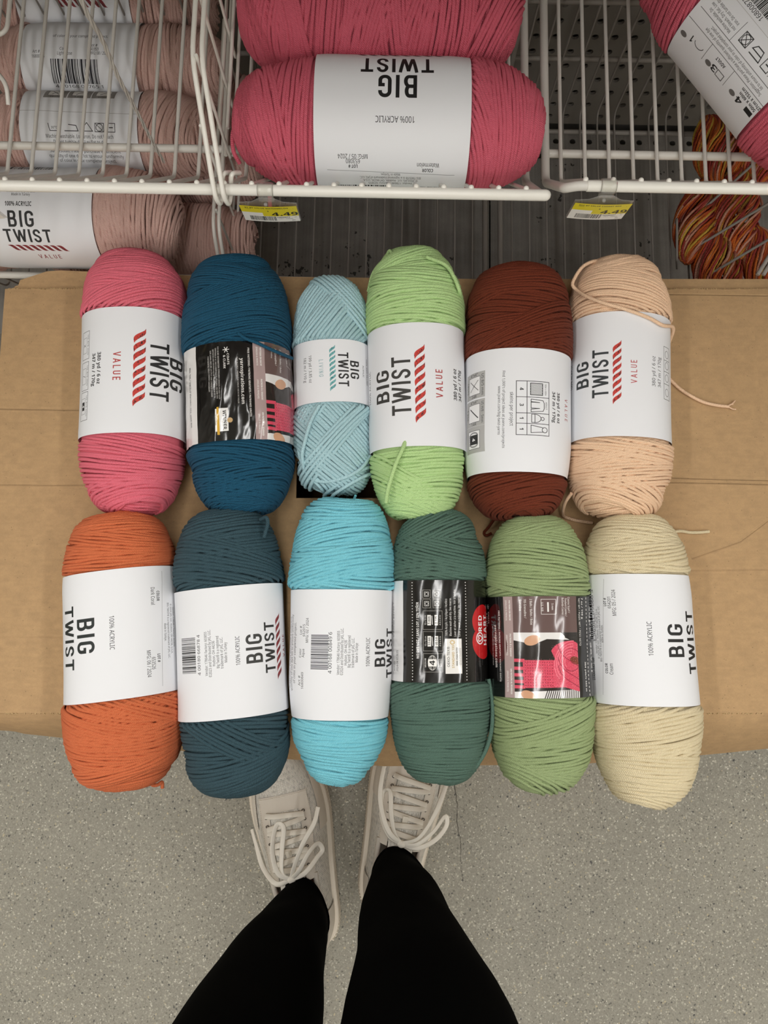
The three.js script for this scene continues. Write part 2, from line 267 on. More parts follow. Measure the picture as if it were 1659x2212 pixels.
// price tags clipped to the front rails
function bars(c, x, y, w, h, seed, col = '#111', dir = 0) { const r = rng(seed); c.fillStyle = col; let p = 0; const L = dir ? h : w; while (p < L) { const b = (0.008 + 0.022 * r()) * L * (r() < 0.25 ? 1.6 : 0.8); if (dir) c.fillRect(x, y + p, w, Math.min(b, L - p)); else c.fillRect(x + p, y, Math.min(b, L - p), h); p += b + (0.008 + 0.02 * r()) * L; } }
function priceTag(label, x, z, zRail, head, code, yawT) {
  const t = thing('price_tag', label, 'price tag', null, [0, 0, 0], YAW);
  const tex = canvasTex(512, 320, (c) => {
    c.fillStyle = '#efece6'; c.fillRect(0, 0, 512, 320); c.fillStyle = '#e3d21c'; c.fillRect(0, 0, 512, 130); c.fillRect(190, 120, 322, 80);
    c.fillStyle = '#15130f'; c.font = 'bold 30px sans-serif'; c.fillText(head, 42, 48); c.font = '16px sans-serif'; c.fillText('1 EACH', 42, 68); c.fillText('1', 470, 60);
    c.font = 'bold 30px sans-serif'; c.fillText('$', 236, 105); c.save(); c.translate(270, 190); c.scale(1.25, 1); c.font = 'bold 100px sans-serif'; c.fillText('4.49', 0, 0); c.restore();
    bars(c, 60, 205, 240, 90, code.length * 7 + Math.round(x * 1e3)); c.fillStyle = '#222'; c.font = 'bold 28px sans-serif'; c.fillText(code, 305, 235); c.font = '18px sans-serif'; c.fillText('17017   1000000', 320, 262); c.font = 'bold 24px sans-serif'; c.fillText('DC', 440, 300); c.font = '20px sans-serif'; c.fillText('42', 468, 232);
  });
  const card = surf((u, v) => [x + (u - 0.5) * 0.0455, 0.6125 - v * 0.0285, z + 0.0012 * Math.sin(u * 3.1) - v * 0.0035], 8, 4); { const uv = card.attributes.uv; for (let i = 0; i < uv.count; i++) uv.setY(i, 1 - uv.getY(i)); }
  part('price_card', card, new THREE.MeshStandardMaterial({ map: tex, roughness: 0.4, side: THREE.DoubleSide }), t);
  const hs = new THREE.Shape(); hs.moveTo(-0.0232, -0.031); hs.lineTo(0.0232, -0.031); hs.lineTo(0.0232, 0.001); hs.lineTo(0.0125, 0.0025); hs.lineTo(0.005, 0.0095); hs.lineTo(-0.005, 0.0095); hs.lineTo(-0.0125, 0.0025); hs.lineTo(-0.0232, 0.001); hs.closePath();
  const hg = new THREE.ExtrudeGeometry(hs, { depth: 0.0007, bevelEnabled: false }); hg.rotateX(0.12); hg.translate(x, 0.6125, z - 0.0022); part('holder', hg, M.plastic, t);
  const arc = []; for (let k = 0; k <= 14; k++) { const a = (-40 + k * 19) * R; arc.push(V(x, 0.623 + 0.0053 * Math.sin(a), zRail + 0.0053 * Math.cos(a))); } arc.unshift(V(x, 0.6155, zRail + 0.0048));
  part('clip', sweep(arc, 0.0062, { sides: 8, ry: 0.0006, up: (s) => [0, Math.sin((-40 + s * 266) * R), Math.cos((-40 + s * 266) * R)] }), M.plastic, t);
  const pin = new THREE.SphereGeometry(0.0016, 8, 6); pin.translate(x - 0.001, 0.6155, zRail + 0.0075); part('rivet', pin, M.plastic, t);
}
priceTag('yellow and white 4.49 price tag below the watermelon skein', -0.0985, -0.3205, -0.327, 'BT BT VALUE WATERMELON', '16800872', 0);
priceTag('yellow and white 4.49 price tag on the rail at right', 0.1683, -0.3275, -0.3355, 'BIG BT VALUE CHERRY MIX', '16990407', 0);
priceTag('yellow price tag cut off by the left edge', -0.344, -0.318, -0.327, 'BT VALUE LIGHT ROSE', '16800765', 0);

// ------------------------------------------------------------------ cardboard carton
const TOP = 0.415;
{
  const t = thing('cardboard_box', 'large brown cardboard carton carrying the two rows of skeins', 'carton', null, [0, 0, 0]);
  const x0 = -0.402, x1 = 0.445, zb = -0.3435, zf = 0.094;
  const creaseTex = canvasTex(2048, 1088, (c, w, h) => {
    const X = (x) => (x + 0.45) / 0.9 * w, Z = (z) => h - (z + 0.37) / 0.48 * h; c.fillStyle = '#808080'; c.fillRect(0, 0, w, h);
    const r = rng(3); for (let i = 0; i < 900; i++) { c.strokeStyle = `rgba(${r() < 0.5 ? '60,60,60' : '190,190,190'},0.05)`; c.lineWidth = 1 + 3 * r(); const y = r() * h, x = r() * w; c.beginPath(); c.moveTo(x, y); c.lineTo(x + 100 + 300 * r(), y + 4 * (r() - 0.5)); c.stroke(); }
    const line = (pts, lw, col) => { c.strokeStyle = col; c.lineWidth = lw; c.lineJoin = 'round'; c.beginPath(); pts.forEach(([x, z], i) => (i ? c.lineTo(X(x), Z(z)) : c.moveTo(X(x), Z(z)))); c.stroke(); };
    for (const [pts, k] of [[[[0.26, -0.142], [0.34, -0.139], [0.46, -0.1365]], 1], [[[0.26, -0.1365], [0.35, -0.135], [0.46, -0.132]], 1], [[[-0.41, -0.2135], [-0.33, -0.212], [-0.28, -0.2125]], 0.8], [[[-0.41, -0.134], [-0.34, -0.133], [-0.25, -0.134]], 0.7], [[[0.31, -0.058], [0.36, -0.075], [0.395, -0.1], [0.42, -0.105]], 0.7], [[[0.3, -0.046], [0.38, -0.047], [0.44, -0.046]], 0.4], [[[-0.41, 0.02], [-0.36, 0.0195], [-0.3, 0.02]], 0.3]]) { line(pts, 9, `rgba(30,30,30,${0.35 * k})`); line(pts, 3.5, `rgba(0,0,0,${0.75 * k})`); line(pts.map(([x, z]) => [x, z + 0.0022]), 4, `rgba(230,230,230,${0.45 * k})`); }
    line([[0.23, -0.339], [0.46, -0.3355]], 3, 'rgba(20,20,20,0.8)');
  });
  creaseTex.colorSpace = THREE.NoColorSpace; creaseTex.repeat.set(1 / 0.9, 1 / 0.48);
  const top = new THREE.MeshStandardMaterial({ map: kraftTex, bumpMap: creaseTex, bumpScale: 0.002, roughness: 0.85 });
  const s = new THREE.Shape(); const rr = rng(21);
  s.moveTo(x0, -zf); s.lineTo(x1, -zf); s.lineTo(x1, -zb + 0.001);
  for (let i = 1; i <= 120; i++) { const x = x1 + (x0 - x1) * i / 120; s.lineTo(x, -zb + 0.0016 * (rr() - 0.5) * (x < -0.25 || x > 0.2 ? 1 : 0.3)); } s.closePath();
  const hole = new THREE.Path(); hole.moveTo(-0.0895, 0.119); hole.lineTo(-0.006, 0.119); hole.lineTo(-0.006, 0.158); hole.lineTo(-0.0895, 0.158); hole.closePath(); s.holes.push(hole);
  const slit = new THREE.Path(); slit.moveTo(-0.1785, 0.1); slit.lineTo(-0.1772, 0.1); slit.lineTo(-0.1772, 0.118); slit.lineTo(-0.1785, 0.118); slit.closePath(); s.holes.push(slit);
  const g = new THREE.ExtrudeGeometry(s, { depth: 0.0035, bevelEnabled: false }); g.rotateX(-Math.PI / 2); g.translate(0, TOP - 0.0035, 0);
  { const p = g.attributes.position, uv = g.attributes.uv; for (let i = 0; i < p.count; i++) uv.setXY(i, p.getX(i) + 0.45, p.getZ(i) + 0.37); }
  part('top_sheet', g, top, t);
  // torn second layer along the back edge
  const s2 = new THREE.Shape(); [[-0.3965, -0.3445], [-0.3935, -0.349], [-0.3905, -0.3495], [-0.389, -0.3555], [-0.375, -0.3605], [-0.361, -0.3655], [-0.346, -0.3665], [-0.2, -0.3605], [0.1, -0.3568], [0.445, -0.3568], [0.445, -0.33], [-0.38, -0.33]].forEach(([x, z], i) => (i ? s2.lineTo(x, -z) : s2.moveTo(x, -z))); s2.closePath();
  const g2 = new THREE.ExtrudeGeometry(s2, { depth: 0.003, bevelEnabled: false }); g2.rotateX(-Math.PI / 2); g2.translate(0, TOP - 0.0072, 0); { const p = g2.attributes.position, uv = g2.attributes.uv; for (let i = 0; i < p.count; i++) uv.setXY(i, p.getX(i) * 1.1 + 0.2, p.getZ(i) * 1.1); }
  part('back_strip', g2, M.kraft, t, 'torn strip of a second cardboard layer');
  // torn paper fibres on the perforated edge
  const tf = []; for (let i = 0; i < 260; i++) { const x = i < 150 ? x0 + 0.004 + 0.14 * rr() : 0.2 + 0.24 * rr(), z = zb + 0.0002 * (x > 0 ? 1 : 0), l = 0.0012 + 0.002 * rr(); tf.push(sweep([V(x, TOP - 0.0005, z + 0.0012), V(x + (rr() - 0.5) * 0.0015, TOP + 0.0008 * rr(), z - l * 0.3), V(x + (rr() - 0.5) * 0.002, TOP - 0.0006 + 0.0009 * rr(), z - l * 0.5)], 0.00035, { sides: 4, ry: 0.0002, up: [0, 1, 0] })); }
  const torn = part('torn_fibres', mergeGeometries(tf), M.kraftTorn, t, 'pale torn paper edge'); torn.userData.kind = 'stuff';
  // walls, hollow inside
  for (const [n, b] of [['front_wall', box(x0, x1, 0.002, TOP - 0.008, zf - 0.005, zf - 0.001)], ['back_wall', box(x0, x1, 0.002, TOP - 0.008, zb + 0.001, zb + 0.005)], ['side_wall', box(x0, x0 + 0.004, 0.002, TOP - 0.008, zb + 0.005, zf - 0.005)], ['side_wall', box(x1 - 0.004, x1, 0.002, TOP - 0.008, zb + 0.005, zf - 0.005)], ['bottom', box(x0 + 0.004, x1 - 0.004, 0.002, 0.006, zb + 0.005, zf - 0.005)]]) part(n, b, M.kraft, t);
  // front flap bent down and outwards
  const edge = [[-0.402, 0.1165, 0.373], [-0.383, 0.1175, 0.372], [-0.374, 0.121, 0.367], [-0.3216, 0.1278, 0.36], [-0.2, 0.142, 0.353], [0, 0.1568, 0.35], [0.2, 0.155, 0.35], [0.335, 0.1457, 0.35], [0.406, 0.1388, 0.35], [0.445, 0.136, 0.35]];
  const at = (x) => { for (let i = 0; i < edge.length - 1; i++) if (x <= edge[i + 1][0]) { const k = (x - edge[i][0]) / (edge[i + 1][0] - edge[i][0]); return [edge[i][1] + k * (edge[i + 1][1] - edge[i][1]), edge[i][2] + k * (edge[i + 1][2] - edge[i][2])]; } return [edge[9][1], edge[9][2]]; };
  const flapF = (lift) => (u, v) => { const x = x0 + u * (x1 - x0), [z, y] = at(x), w = v, dent = 0.0012 * (fbm(x * 30, v * 3) - 0.5) + (Math.abs(x + 0.377) < 0.004 ? -0.0012 * (1 - v) : 0), bow = Math.sin(v * Math.PI) * 0.004; return [x, TOP - 0.0006 - (TOP - y) * Math.pow(w, 1.25) + bow * 0.6 + dent + lift, zf + (z - zf) * w + bow * 0.5]; };
  part('front_flap', mergeGeometries([surf((u, v) => flapF(0)(u, 1 - v), 120, 10, 0.85, 0.07), surf(flapF(-0.003), 120, 10, 0.85, 0.07)]), M.kraft, t);
  const ef = []; for (let i = 0; i < 200; i++) { const x = x0 + (x1 - x0) * rr(); ef.push(sweep([V(x, TOP - 0.0005, zf - 0.001), V(x + (rr() - 0.5) * 0.002, TOP + 0.0005 * rr(), zf + 0.0004), V(x + (rr() - 0.5) * 0.003, TOP - 0.0008, zf + 0.0012)], 0.0006, { sides: 4, ry: 0.0002, up: [0, 1, 0] })); }
  const t2 = part('torn_fibres', mergeGeometries(ef), M.kraftTorn, t); t2.userData.kind = 'stuff';
}

// ------------------------------------------------------------------ yarn
// relief of a plied strand: u runs along (4 plies a tile), v across the visible half of the strand
const plyH = (x, y) => { const u = (x / 128) * 4 + (y / 64) * 2.5, f = u - Math.floor(u), n = vnoise(((x + 4 * y) % 128) / 1.5, y / 9); return Math.min(1, Math.max(0, 0.2 + 0.6 * Math.sin(Math.PI * f) + 0.2 * (n - 0.5))); };
const PLY = 0.006;
const plyTile = dataTex(128, 64, plyH, false, [1 / PLY, 1]);
const fibreTile = dataTex(256, 64, (x, y) => { const v = 0.95 + 0.05 * vnoise((x + y * 2) / 1.2, y / 1.5) * (0.6 + 0.4 * hash(x >> 3, y >> 3)); return [255 * v, 255 * v, 255 * v]; }, true, [1 / 0.02, 1]);
const yarnCache = {};
function yarnMat(color, bump = 0.00055, sheen = 0.25) {
  const k = color + '_' + bump; if (yarnCache[k]) return yarnCache[k];
  return (yarnCache[k] = new THREE.MeshPhysicalMaterial({ color, map: fibreTile, bumpMap: plyTile, bumpScale: bump, roughness: 0.82, sheen, sheenRoughness: 0.5, sheenColor: new THREE.Color(color).lerp(new THREE.Color(0xffffff), 0.15) }));
}
const fibreCache = {}, fibreMat = (c) => fibreCache[c] || (fibreCache[c] = std(c, 0.9, { side: THREE.DoubleSide }));
// the rounded form of a skein: axis along z, half sizes a (x), b (y), L (z)
function skeinForm({ a, b, L, q = 2.3, pT = 3.4, pB = 3.4 }) {
  const F = (x, y, z) => { const r = Math.pow(Math.abs(x) / a, q) + Math.pow(Math.abs(y) / b, q), p = z < 0 ? pT : pB; return Math.pow(r, p / q) + Math.pow(Math.abs(z) / L, p); };
  const N = (x, y, z) => { const r = Math.pow(Math.abs(x) / a, q) + Math.pow(Math.abs(y) / b, q) + 1e-9, p = z < 0 ? pT : pB, k = p * Math.pow(r, p / q - 1); return V(k * Math.sign(x) * Math.pow(Math.abs(x) / a, q - 1) / a, k * Math.sign(y) * Math.pow(Math.abs(y) / b, q - 1) / b, p * Math.sign(z) * Math.pow(Math.abs(z) / L, p - 1) / L).normalize(); };
  const hit = (c, e) => { let lo = 0, hi = L * 1.6; for (let i = 0; i < 20; i++) { const m = (lo + hi) / 2; F(c.x + e.x * m, c.y + e.y * m, c.z + e.z * m) < 1 ? (lo = m) : (hi = m); } return lo; };
  const prof = (z) => { const p = z < 0 ? pT : pB; return Math.pow(Math.max(0, 1 - Math.pow(Math.abs(z) / L, p)), 1 / p); };
  // offsets along the axis at equal steps of surface length
  const arcZ = []; { let s = 0, pz = -L, pr = 0; arcZ.push([0, -L]); for (let i = 1; i <= 600; i++) { const z = -L * Math.cos((i / 600) * Math.PI), r = prof(z) * (a + b) / 2; s += Math.hypot(z - pz, r - pr); arcZ.push([s, z]); pz = z; pr = r; } }
  const total = arcZ[600][0];
  const zAt = (s) => { let i = 1; while (i < 600 && arcZ[i][0] < s) i++; const [s0, z0] = arcZ[i - 1], [s1, z1] = arcZ[i]; return z0 + (z1 - z0) * Math.min(1, Math.max(0, (s - s0) / (s1 - s0 + 1e-9))); };
  const sAt = (z) => { let i = 1; while (i < 600 && arcZ[i][1] < z) i++; return arcZ[i][0]; };
  return { F, N, hit, prof, total, zAt, sAt, a, b, L, q };
}
function skeinYarn(o, form, col) {
  const { F, N, hit, a, b, L } = form, w = o.w || 0.0039, rr = rng(o.seed), l0 = o.l0 ?? 9, l1 = o.l1 ?? -9, hasLabel = l1 > l0, pos = [], nor = [], uv = [], idx = [], cols = [];
  const K = 4, lowest = o.low ?? -0.62;
  let id = 0;
  function strand(d0, tilt, pitch, lift, seg = 58, droop = 0) {
    id++; const n = V(-Math.sin(tilt) * Math.cos(pitch), Math.sin(pitch), Math.cos(tilt) * Math.cos(pitch)), e1 = V(n.z, 0, -n.x).normalize(), e2 = n.clone().cross(e1); if (e2.y < 0) e2.negate();
    d0 *= n.z; const S = n.x * n.x * a * a + n.y * n.y * b * b + n.z * n.z * L * L, ph = rr() * 50, amp = w * (o.wander ?? 0.3), pts = [];
    for (let i = 0; i <= seg; i++) {
      const ps = (-38 + 256 * i / seg) * R, dd = d0 + amp * (vnoise(ph + ps * 1.7, id * 3.3) - 0.5) * 2 + droop * Math.sin(ps) , c = V(0, 0, 0).set(n.x * a * a, n.y * b * b, n.z * L * L).multiplyScalar(dd / S);
      if (F(c.x, c.y, c.z) > 0.985) { pts.push(null); continue; }
      const e = e1.clone().multiplyScalar(Math.cos(ps)).addScaledVector(e2, Math.sin(ps)), t = hit(c, e), p = c.addScaledVector(e, t);
      if (p.y < lowest * b) { pts.push(null); continue; }
      const nn = N(p.x, p.y, p.z), zl = p.z - (o.band?.skew || 0) * p.x, cover = hasLabel ? sstep(l0 - 0.0045, l0 + 0.0002, zl) * sstep(l1 + 0.0045, l1 - 0.0002, zl) : 0;
      if (hasLabel && zl > l0 + 0.006 && zl < l1 - 0.006) { pts.push(null); continue; }
      const off = lift + w * 0.22 * (vnoise(ph + 30 + ps * 2.2, id * 1.7) - 0.5) - cover * (lift + w * 0.85) + (o.lump ?? 0.002) * (fbm(p.x * 22 + o.seed, p.z * 22 + p.y * 13) - 0.5) * (1 - cover);
      pts.push([p.addScaledVector(nn, off), nn]);
    }
    let run = [];
    const flush = () => {
      if (run.length > 3) {
        const base = pos.length / 3; let len = rr() * 0.02;
        for (let i = 0; i < run.length; i++) {
          const [p, nn] = run[i], T = run[Math.min(run.length - 1, i + 1)][0].clone().sub(run[Math.max(0, i - 1)][0]).normalize(), B = T.clone().cross(nn).normalize();
          if (i) len += p.distanceTo(run[i - 1][0]);
          for (let j = 0; j <= K; j++) { const th = (-112 + 224 * j / K) * R, c = Math.cos(th), s = Math.sin(th), r = w * 0.535; pos.push(p.x + (nn.x * c + B.x * s) * r, p.y + (nn.y * c + B.y * s) * r, p.z + (nn.z * c + B.z * s) * r); nor.push(nn.x * c + B.x * s, nn.y * c + B.y * s, nn.z * c + B.z * s); uv.push(len, j / K); }
        }
        for (let i = 0; i < run.length - 1; i++) for (let j = 0; j < K; j++) { const q = base + i * (K + 1) + j; idx.push(q, q + 1, q + K + 1, q + 1, q + K + 2, q + K + 1); }
      }
      run = [];
    };
    for (const p of pts) p ? run.push(p) : flush(); flush();
  }
  const zones = hasLabel ? [[0, form.sAt(l0) + 0.004], [form.sAt(l1) - 0.004, form.total]] : [[0, form.total]];
  // under layer
  const tl = (o.tilt ?? 6) * R;
  zones.forEach(([s0, s1], zi) => { const tz = tl * (zi ? (o.flip ?? -1) : 1), pz = (rr() - 0.5) * 0.25; if (Math.abs(tz) > 25 * R) { const sp = a * Math.tan(Math.abs(tz)); for (let z = form.zAt(s0) - sp; z < form.zAt(s1) + sp; z += w * 0.97 / Math.cos(tz)) strand(z, tz + (rr() - 0.5) * 0.03, pz * 0.3, -w * 0.1, 84); } else for (let s = s0 + w * 0.5; s < s1; s += w * 0.97) strand(form.zAt(s), tz + (rr() - 0.5) * 0.05, pz, -w * 0.1); });
  // crossing bundles laid over it
  const B = o.bundles || zones.flatMap(([s0, s1], zi) => { const n = Math.max(2, Math.round((s1 - s0) / 0.023)), out = []; for (let i = 0; i < n; i++) { const f = (i + 0.15 + 0.7 * rr()) / n; out.push([s0 + (s1 - s0) * (rr() < 0.5 ? f : 1 - f), 8 + Math.floor(rr() * 11), (rr() - 0.5) * 2 * (o.spread ?? 22) * (rr() < 0.25 ? 1.6 : 1), 0.5 + 0.35 * i / n + 0.3 * rr()]); } return out; });
  for (const [s, n, deg, h] of B) { const fan = (rr() - 0.5) * 0.16, pz = (rr() - 0.5) * 0.5; for (let i = 0; i < n; i++) { const f = n > 1 ? (2 * i) / (n - 1) - 1 : 0; strand(Math.abs(deg) > 25 ? form.zAt(s) + (i - n / 2) * w * 0.98 / Math.cos(deg * R) : form.zAt(s + (i - n / 2) * w * 0.98), deg * R + fan * f + (rr() - 0.5) * 0.03, pz, w * (h * (0.25 + 0.75 * Math.sqrt(Math.max(0, 1 - f * f * 0.95)))), 64); } }
  // loose single strands lying across
  for (const [s, deg, h] of o.singles || []) strand(form.zAt(s), deg * R, 0, w * h, 64);
  const strands = geom(pos, nor, uv, idx);
  // solid core under the strands
  const core = surf((u, v) => { const z = -L * Math.cos(u * Math.PI), r = form.prof(z), th = -v * 2 * Math.PI, c = Math.cos(th), s = Math.sin(th), g = Math.pow(Math.pow(Math.abs(c), form.q) + Math.pow(Math.abs(s), form.q), -1 / form.q) * r * (1 - 0.3 * w / b); return [a * c * g, b * s * g, z * (1 - 0.3 * w / L)]; }, 44, 48, 1, 1);
  { const p = core.attributes.uv; for (let i = 0; i < p.count; i++) { const u = p.getX(i), v = p.getY(i); p.setXY(i, v * 0.3, u * L * 2 / w); } }
  // short fibres standing off the yarn
  const hp = [], hn = [], hu = [], hi = [], nv = pos.length / 3, count = o.fuzz ?? 1100;
  for (let k = 0; k < count; k++) {
    const v = Math.floor(rr() * nv), x = pos[v * 3], y = pos[v * 3 + 1], z = pos[v * 3 + 2]; if (hasLabel && z > l0 - 0.002 && z < l1 + 0.002) continue;
    const n = V(nor[v * 3], nor[v * 3 + 1], nor[v * 3 + 2]), d = V(rr() - 0.5, rr() - 0.5, rr() - 0.5).multiplyScalar(2.2).addScaledVector(n, 0.75).normalize(), e = V(rr() - 0.5, rr() - 0.5, rr() - 0.5), l = 0.0018 + 0.0042 * rr() * rr(), sd = d.clone().cross(e).normalize().multiplyScalar(0.00005), b = hp.length / 3;
    for (let q = 0; q < 3; q++) { const c = V(x, y, z).addScaledVector(d, l * q / 2).addScaledVector(e, l * 0.5 * (q / 2) ** 2), f = 1 - q * 0.35; hp.push(c.x - sd.x * f, c.y - sd.y * f, c.z - sd.z * f, c.x + sd.x * f, c.y + sd.y * f, c.z + sd.z * f); for (let g = 0; g < 2; g++) { hn.push(n.x, n.y, n.z); hu.push(0, 0); } }
    hi.push(b, b + 1, b + 2, b + 1, b + 3, b + 2, b + 2, b + 3, b + 4, b + 3, b + 5, b + 4);
  }
  return { yarn: mergeGeometries([strands, core]), fuzz: geom(hp, hn, hu, hi) };
}
const LABEL_S = 6;                                                   // label canvas pixels for each millimetre
// paper band round the skein; art is drawn in millimetres: x round the skein from its top, y along its axis
function labelBand(form, l0, l1, { lift = 0.0012, wrinkle = 0, skew = 0, half = 0.1 } = {}) {
  const { a, b, q } = form, NU = 96, NV = 16, ang = [];
  const sec = (t, k) => { const c = Math.cos(t), s = Math.sin(t), g = Math.pow(Math.pow(Math.abs(s) / a, q) + Math.pow(Math.abs(c) / b, q), -1 / q) * k; return [g * s, g * c]; };
  let arc = 0, prev = null; const arcs = []; for (let i = 0; i <= NU; i++) { const t = -Math.PI + 2 * Math.PI * i / NU, p = sec(t, 0.975); if (prev) arc += Math.hypot(p[0] - prev[0], p[1] - prev[1]); arcs.push(arc); prev = p; }
  const mid = arcs[NU / 2];
  const pos = [], uv = [], idx = [];
  for (let i = 0; i <= NU; i++) for (let j = 0; j <= NV; j++) {
    const t = -Math.PI + 2 * Math.PI * i / NU, v = j / NV, z = l0 + (l1 - l0) * v, m = 0.985 + (0.01 * Math.pow(Math.abs(2 * v - 1), 3)), k = m * Math.min(1, form.prof(z) * 1.02), e = (wrinkle ? wrinkle * (0.0024 * (fbm(t * 7 + 3, v * 3 + 1) - 0.5) + 0.0012 * (vnoise(t * 16, v * 9) - 0.5)) : 0) + 0.0004 * (fbm(t * 2, v * 2 + a * 900) - 0.5), p = sec(t, k), r = Math.hypot(p[0], p[1]), f = (r + lift + e) / r;
    pos.push(p[0] * f, p[1] * f, z + skew * p[0]); uv.push((arcs[i] - mid + half) / (2 * half), 1 - v);
  }
  for (let i = 0; i < NU; i++) for (let j = 0; j < NV; j++) { const q0 = i * (NV + 1) + j, r0 = q0 + NV + 1; idx.push(q0, q0 + 1, r0, r0, q0 + 1, r0 + 1); }
  return geom(pos, null, uv, idx);
}
function labelMat(art, l0, l1, { half = 0.1, gloss = false, turn = 0, paper = '#ebecef' } = {}) {
  const tex = canvasTex(Math.round(half * 2000 * LABEL_S), Math.round((l1 - l0) * 1000 * LABEL_S), (c, w, h) => { c.fillStyle = paper; c.fillRect(0, 0, w, h); c.setTransform(LABEL_S, 0, 0, LABEL_S, w / 2, -l0 * 1000 * LABEL_S); if (turn) c.rotate(turn * Math.PI / 2); art(c); });
  return new THREE.MeshPhysicalMaterial({ map: tex, roughness: gloss ? 0.16 : 0.62, clearcoat: gloss ? 0.6 : 0, clearcoatRoughness: 0.12, side: THREE.DoubleSide });
}
function skein(o) {
  const t = thing('yarn_skein', o.label, 'yarn skein', o.group || null, o.pos, o.yaw || 0); if (o.roll || o.pitch) { t.rotation.order = 'YXZ'; t.rotation.x = o.pitch || 0; t.rotation.z = o.roll || 0; }
  const form = skeinForm(o), mat = yarnMat(o.color, o.bump);
  const made = skeinYarn(o, form), y = part('yarn', made.yarn, mat, t); y.position.y = o.b;
  part('stray_fibres', made.fuzz, fibreMat(o.color), y).userData.kind = 'stuff';
  if (o.art) { const m = part('label_band', labelBand(form, o.l0, o.l1, o.band || {}), labelMat(o.art, o.l0, o.l1, { ...(o.band || {}), ...(o.paperOpts || {}) }), t, o.bandLabel); m.position.y = o.b; }
  for (const [pts, r, n] of o.tails || []) { const m = part('loose_strand', sweep(smooth(pts, n || 60), r || (o.w || 0.0039) * 0.45, { sides: 8 }), mat, t); m.position.y = o.b; }
  return t;
}

// ------------------------------------------------------------------ printing on the labels (millimetres)
const DIR = { R: 0, D: Math.PI / 2, L: Math.PI, U: -Math.PI / 2 };
function T(c, s, x, y, cap, dir, { len = 0, bold = false, col = '#1c1c1c', font = 'sans-serif', align = 'center' } = {}) {
  c.save(); c.translate(x, y); c.rotate(DIR[dir]); c.fillStyle = col; const px = 40, k = cap / (px * 0.714); c.font = `${bold ? 'bold ' : ''}${px}px ${font}`; c.textAlign = align;
  const w = c.measureText(s).width; c.scale(len ? len / w : k, k); c.fillText(s, 0, px * 0.714 / 2); c.restore();
}
const GL = { // stroke letters of the logo: [width, draw(c, w, h)] on a unit height, h = half the stroke
  I: [0.16, (c, w, h) => { c.moveTo(w / 2, 0); c.lineTo(w / 2, 1); }],
  T: [0.56, (c, w, h) => { c.moveTo(0, h); c.lineTo(w, h); c.moveTo(w / 2, 0); c.lineTo(w / 2, 1); }],
  L: [0.46, (c, w, h) => { c.moveTo(h, 0); c.lineTo(h, 1 - h); c.lineTo(w, 1 - h); }],
  E: [0.46, (c, w, h) => { c.moveTo(w, h); c.lineTo(h, h); c.lineTo(h, 1 - h); c.lineTo(w, 1 - h); c.moveTo(h, 0.5); c.lineTo(w * 0.9, 0.5); }],
  V: [0.6, (c, w, h) => { c.moveTo(h * 0.6, 0); c.lineTo(w / 2, 1 - h * 0.4); c.lineTo(w - h * 0.6, 0); }],
  A: [0.6, (c, w, h) => { c.moveTo(h * 0.6, 1); c.lineTo(w / 2, h * 0.4); c.lineTo(w - h * 0.6, 1); c.moveTo(w * 0.2, 0.68); c.lineTo(w * 0.8, 0.68); }],
  N: [0.54, (c, w, h) => { c.moveTo(h, 1); c.lineTo(h, 0); c.lineTo(w - h, 1); c.lineTo(w - h, 0); }],
  W: [0.84, (c, w, h) => { c.moveTo(h * 0.6, 0); c.lineTo(w * 0.27, 1 - h * 0.3); c.lineTo(w / 2, 0.08); c.lineTo(w * 0.73, 1 - h * 0.3); c.lineTo(w - h * 0.6, 0); }],
  U: [0.52, (c, w, h) => { c.moveTo(h, 0); c.lineTo(h, 0.75); c.bezierCurveTo(h, 1.02 - h, w - h, 1.02 - h, w - h, 0.75); c.lineTo(w - h, 0); }],
  S: [0.52, (c, w, h) => { c.moveTo(w - h, 0.29); c.bezierCurveTo(w - h, -0.04 + h * 0.5, h, -0.04 + h * 0.5, h, 0.28); c.bezierCurveTo(h, 0.5, w - h, 0.47, w - h, 0.72); c.bezierCurveTo(w - h, 1.04 - h * 0.5, h, 1.04 - h * 0.5, h, 0.7); }],
  G: [0.54, (c, w, h) => { c.moveTo(w - h, 0.3); c.lineTo(w - h, 0.27); c.bezierCurveTo(w - h, h * 0.5 - 0.02, h, h * 0.5 - 0.02, h, 0.27); c.lineTo(h, 0.73); c.bezierCurveTo(h, 1.02 - h * 0.5, w - h, 1.02 - h * 0.5, w - h, 0.73); c.lineTo(w - h, 0.54); c.lineTo(w * 0.52, 0.54); }],
  B: [0.54, (c, w, h) => { c.moveTo(h, 0.6); c.lineTo(h, h); c.lineTo(w - 0.24, h); c.bezierCurveTo(w - h, h, w - h, 0.49, w - 0.24, 0.49); c.lineTo(h, 0.49); c.moveTo(w - 0.24, 0.49); c.bezierCurveTo(w - h * 0.4, 0.49, w - h * 0.4, 1 - h, w - 0.22, 1 - h); c.lineTo(h, 1 - h); c.lineTo(h, 0.4); }],
};
function logo(c, word, x, y, cap, dir, len, { weight = 0.15, col = '#262626', gap = 0.17 } = {}) {
  let tot = 0; for (const ch of word) tot += GL[ch][0] + gap; tot -= gap;
  c.save(); c.translate(x, y); c.rotate(DIR[dir]); c.scale(len / tot, cap); c.translate(-tot / 2, -0.5); c.strokeStyle = col; c.lineWidth = weight; c.lineJoin = 'miter'; c.miterLimit = 1.6; c.lineCap = 'butt';
  for (const ch of word) { c.beginPath(); GL[ch][1](c, GL[ch][0], weight / 2); c.stroke(); c.translate(GL[ch][0] + gap, 0); }
  c.restore();
}
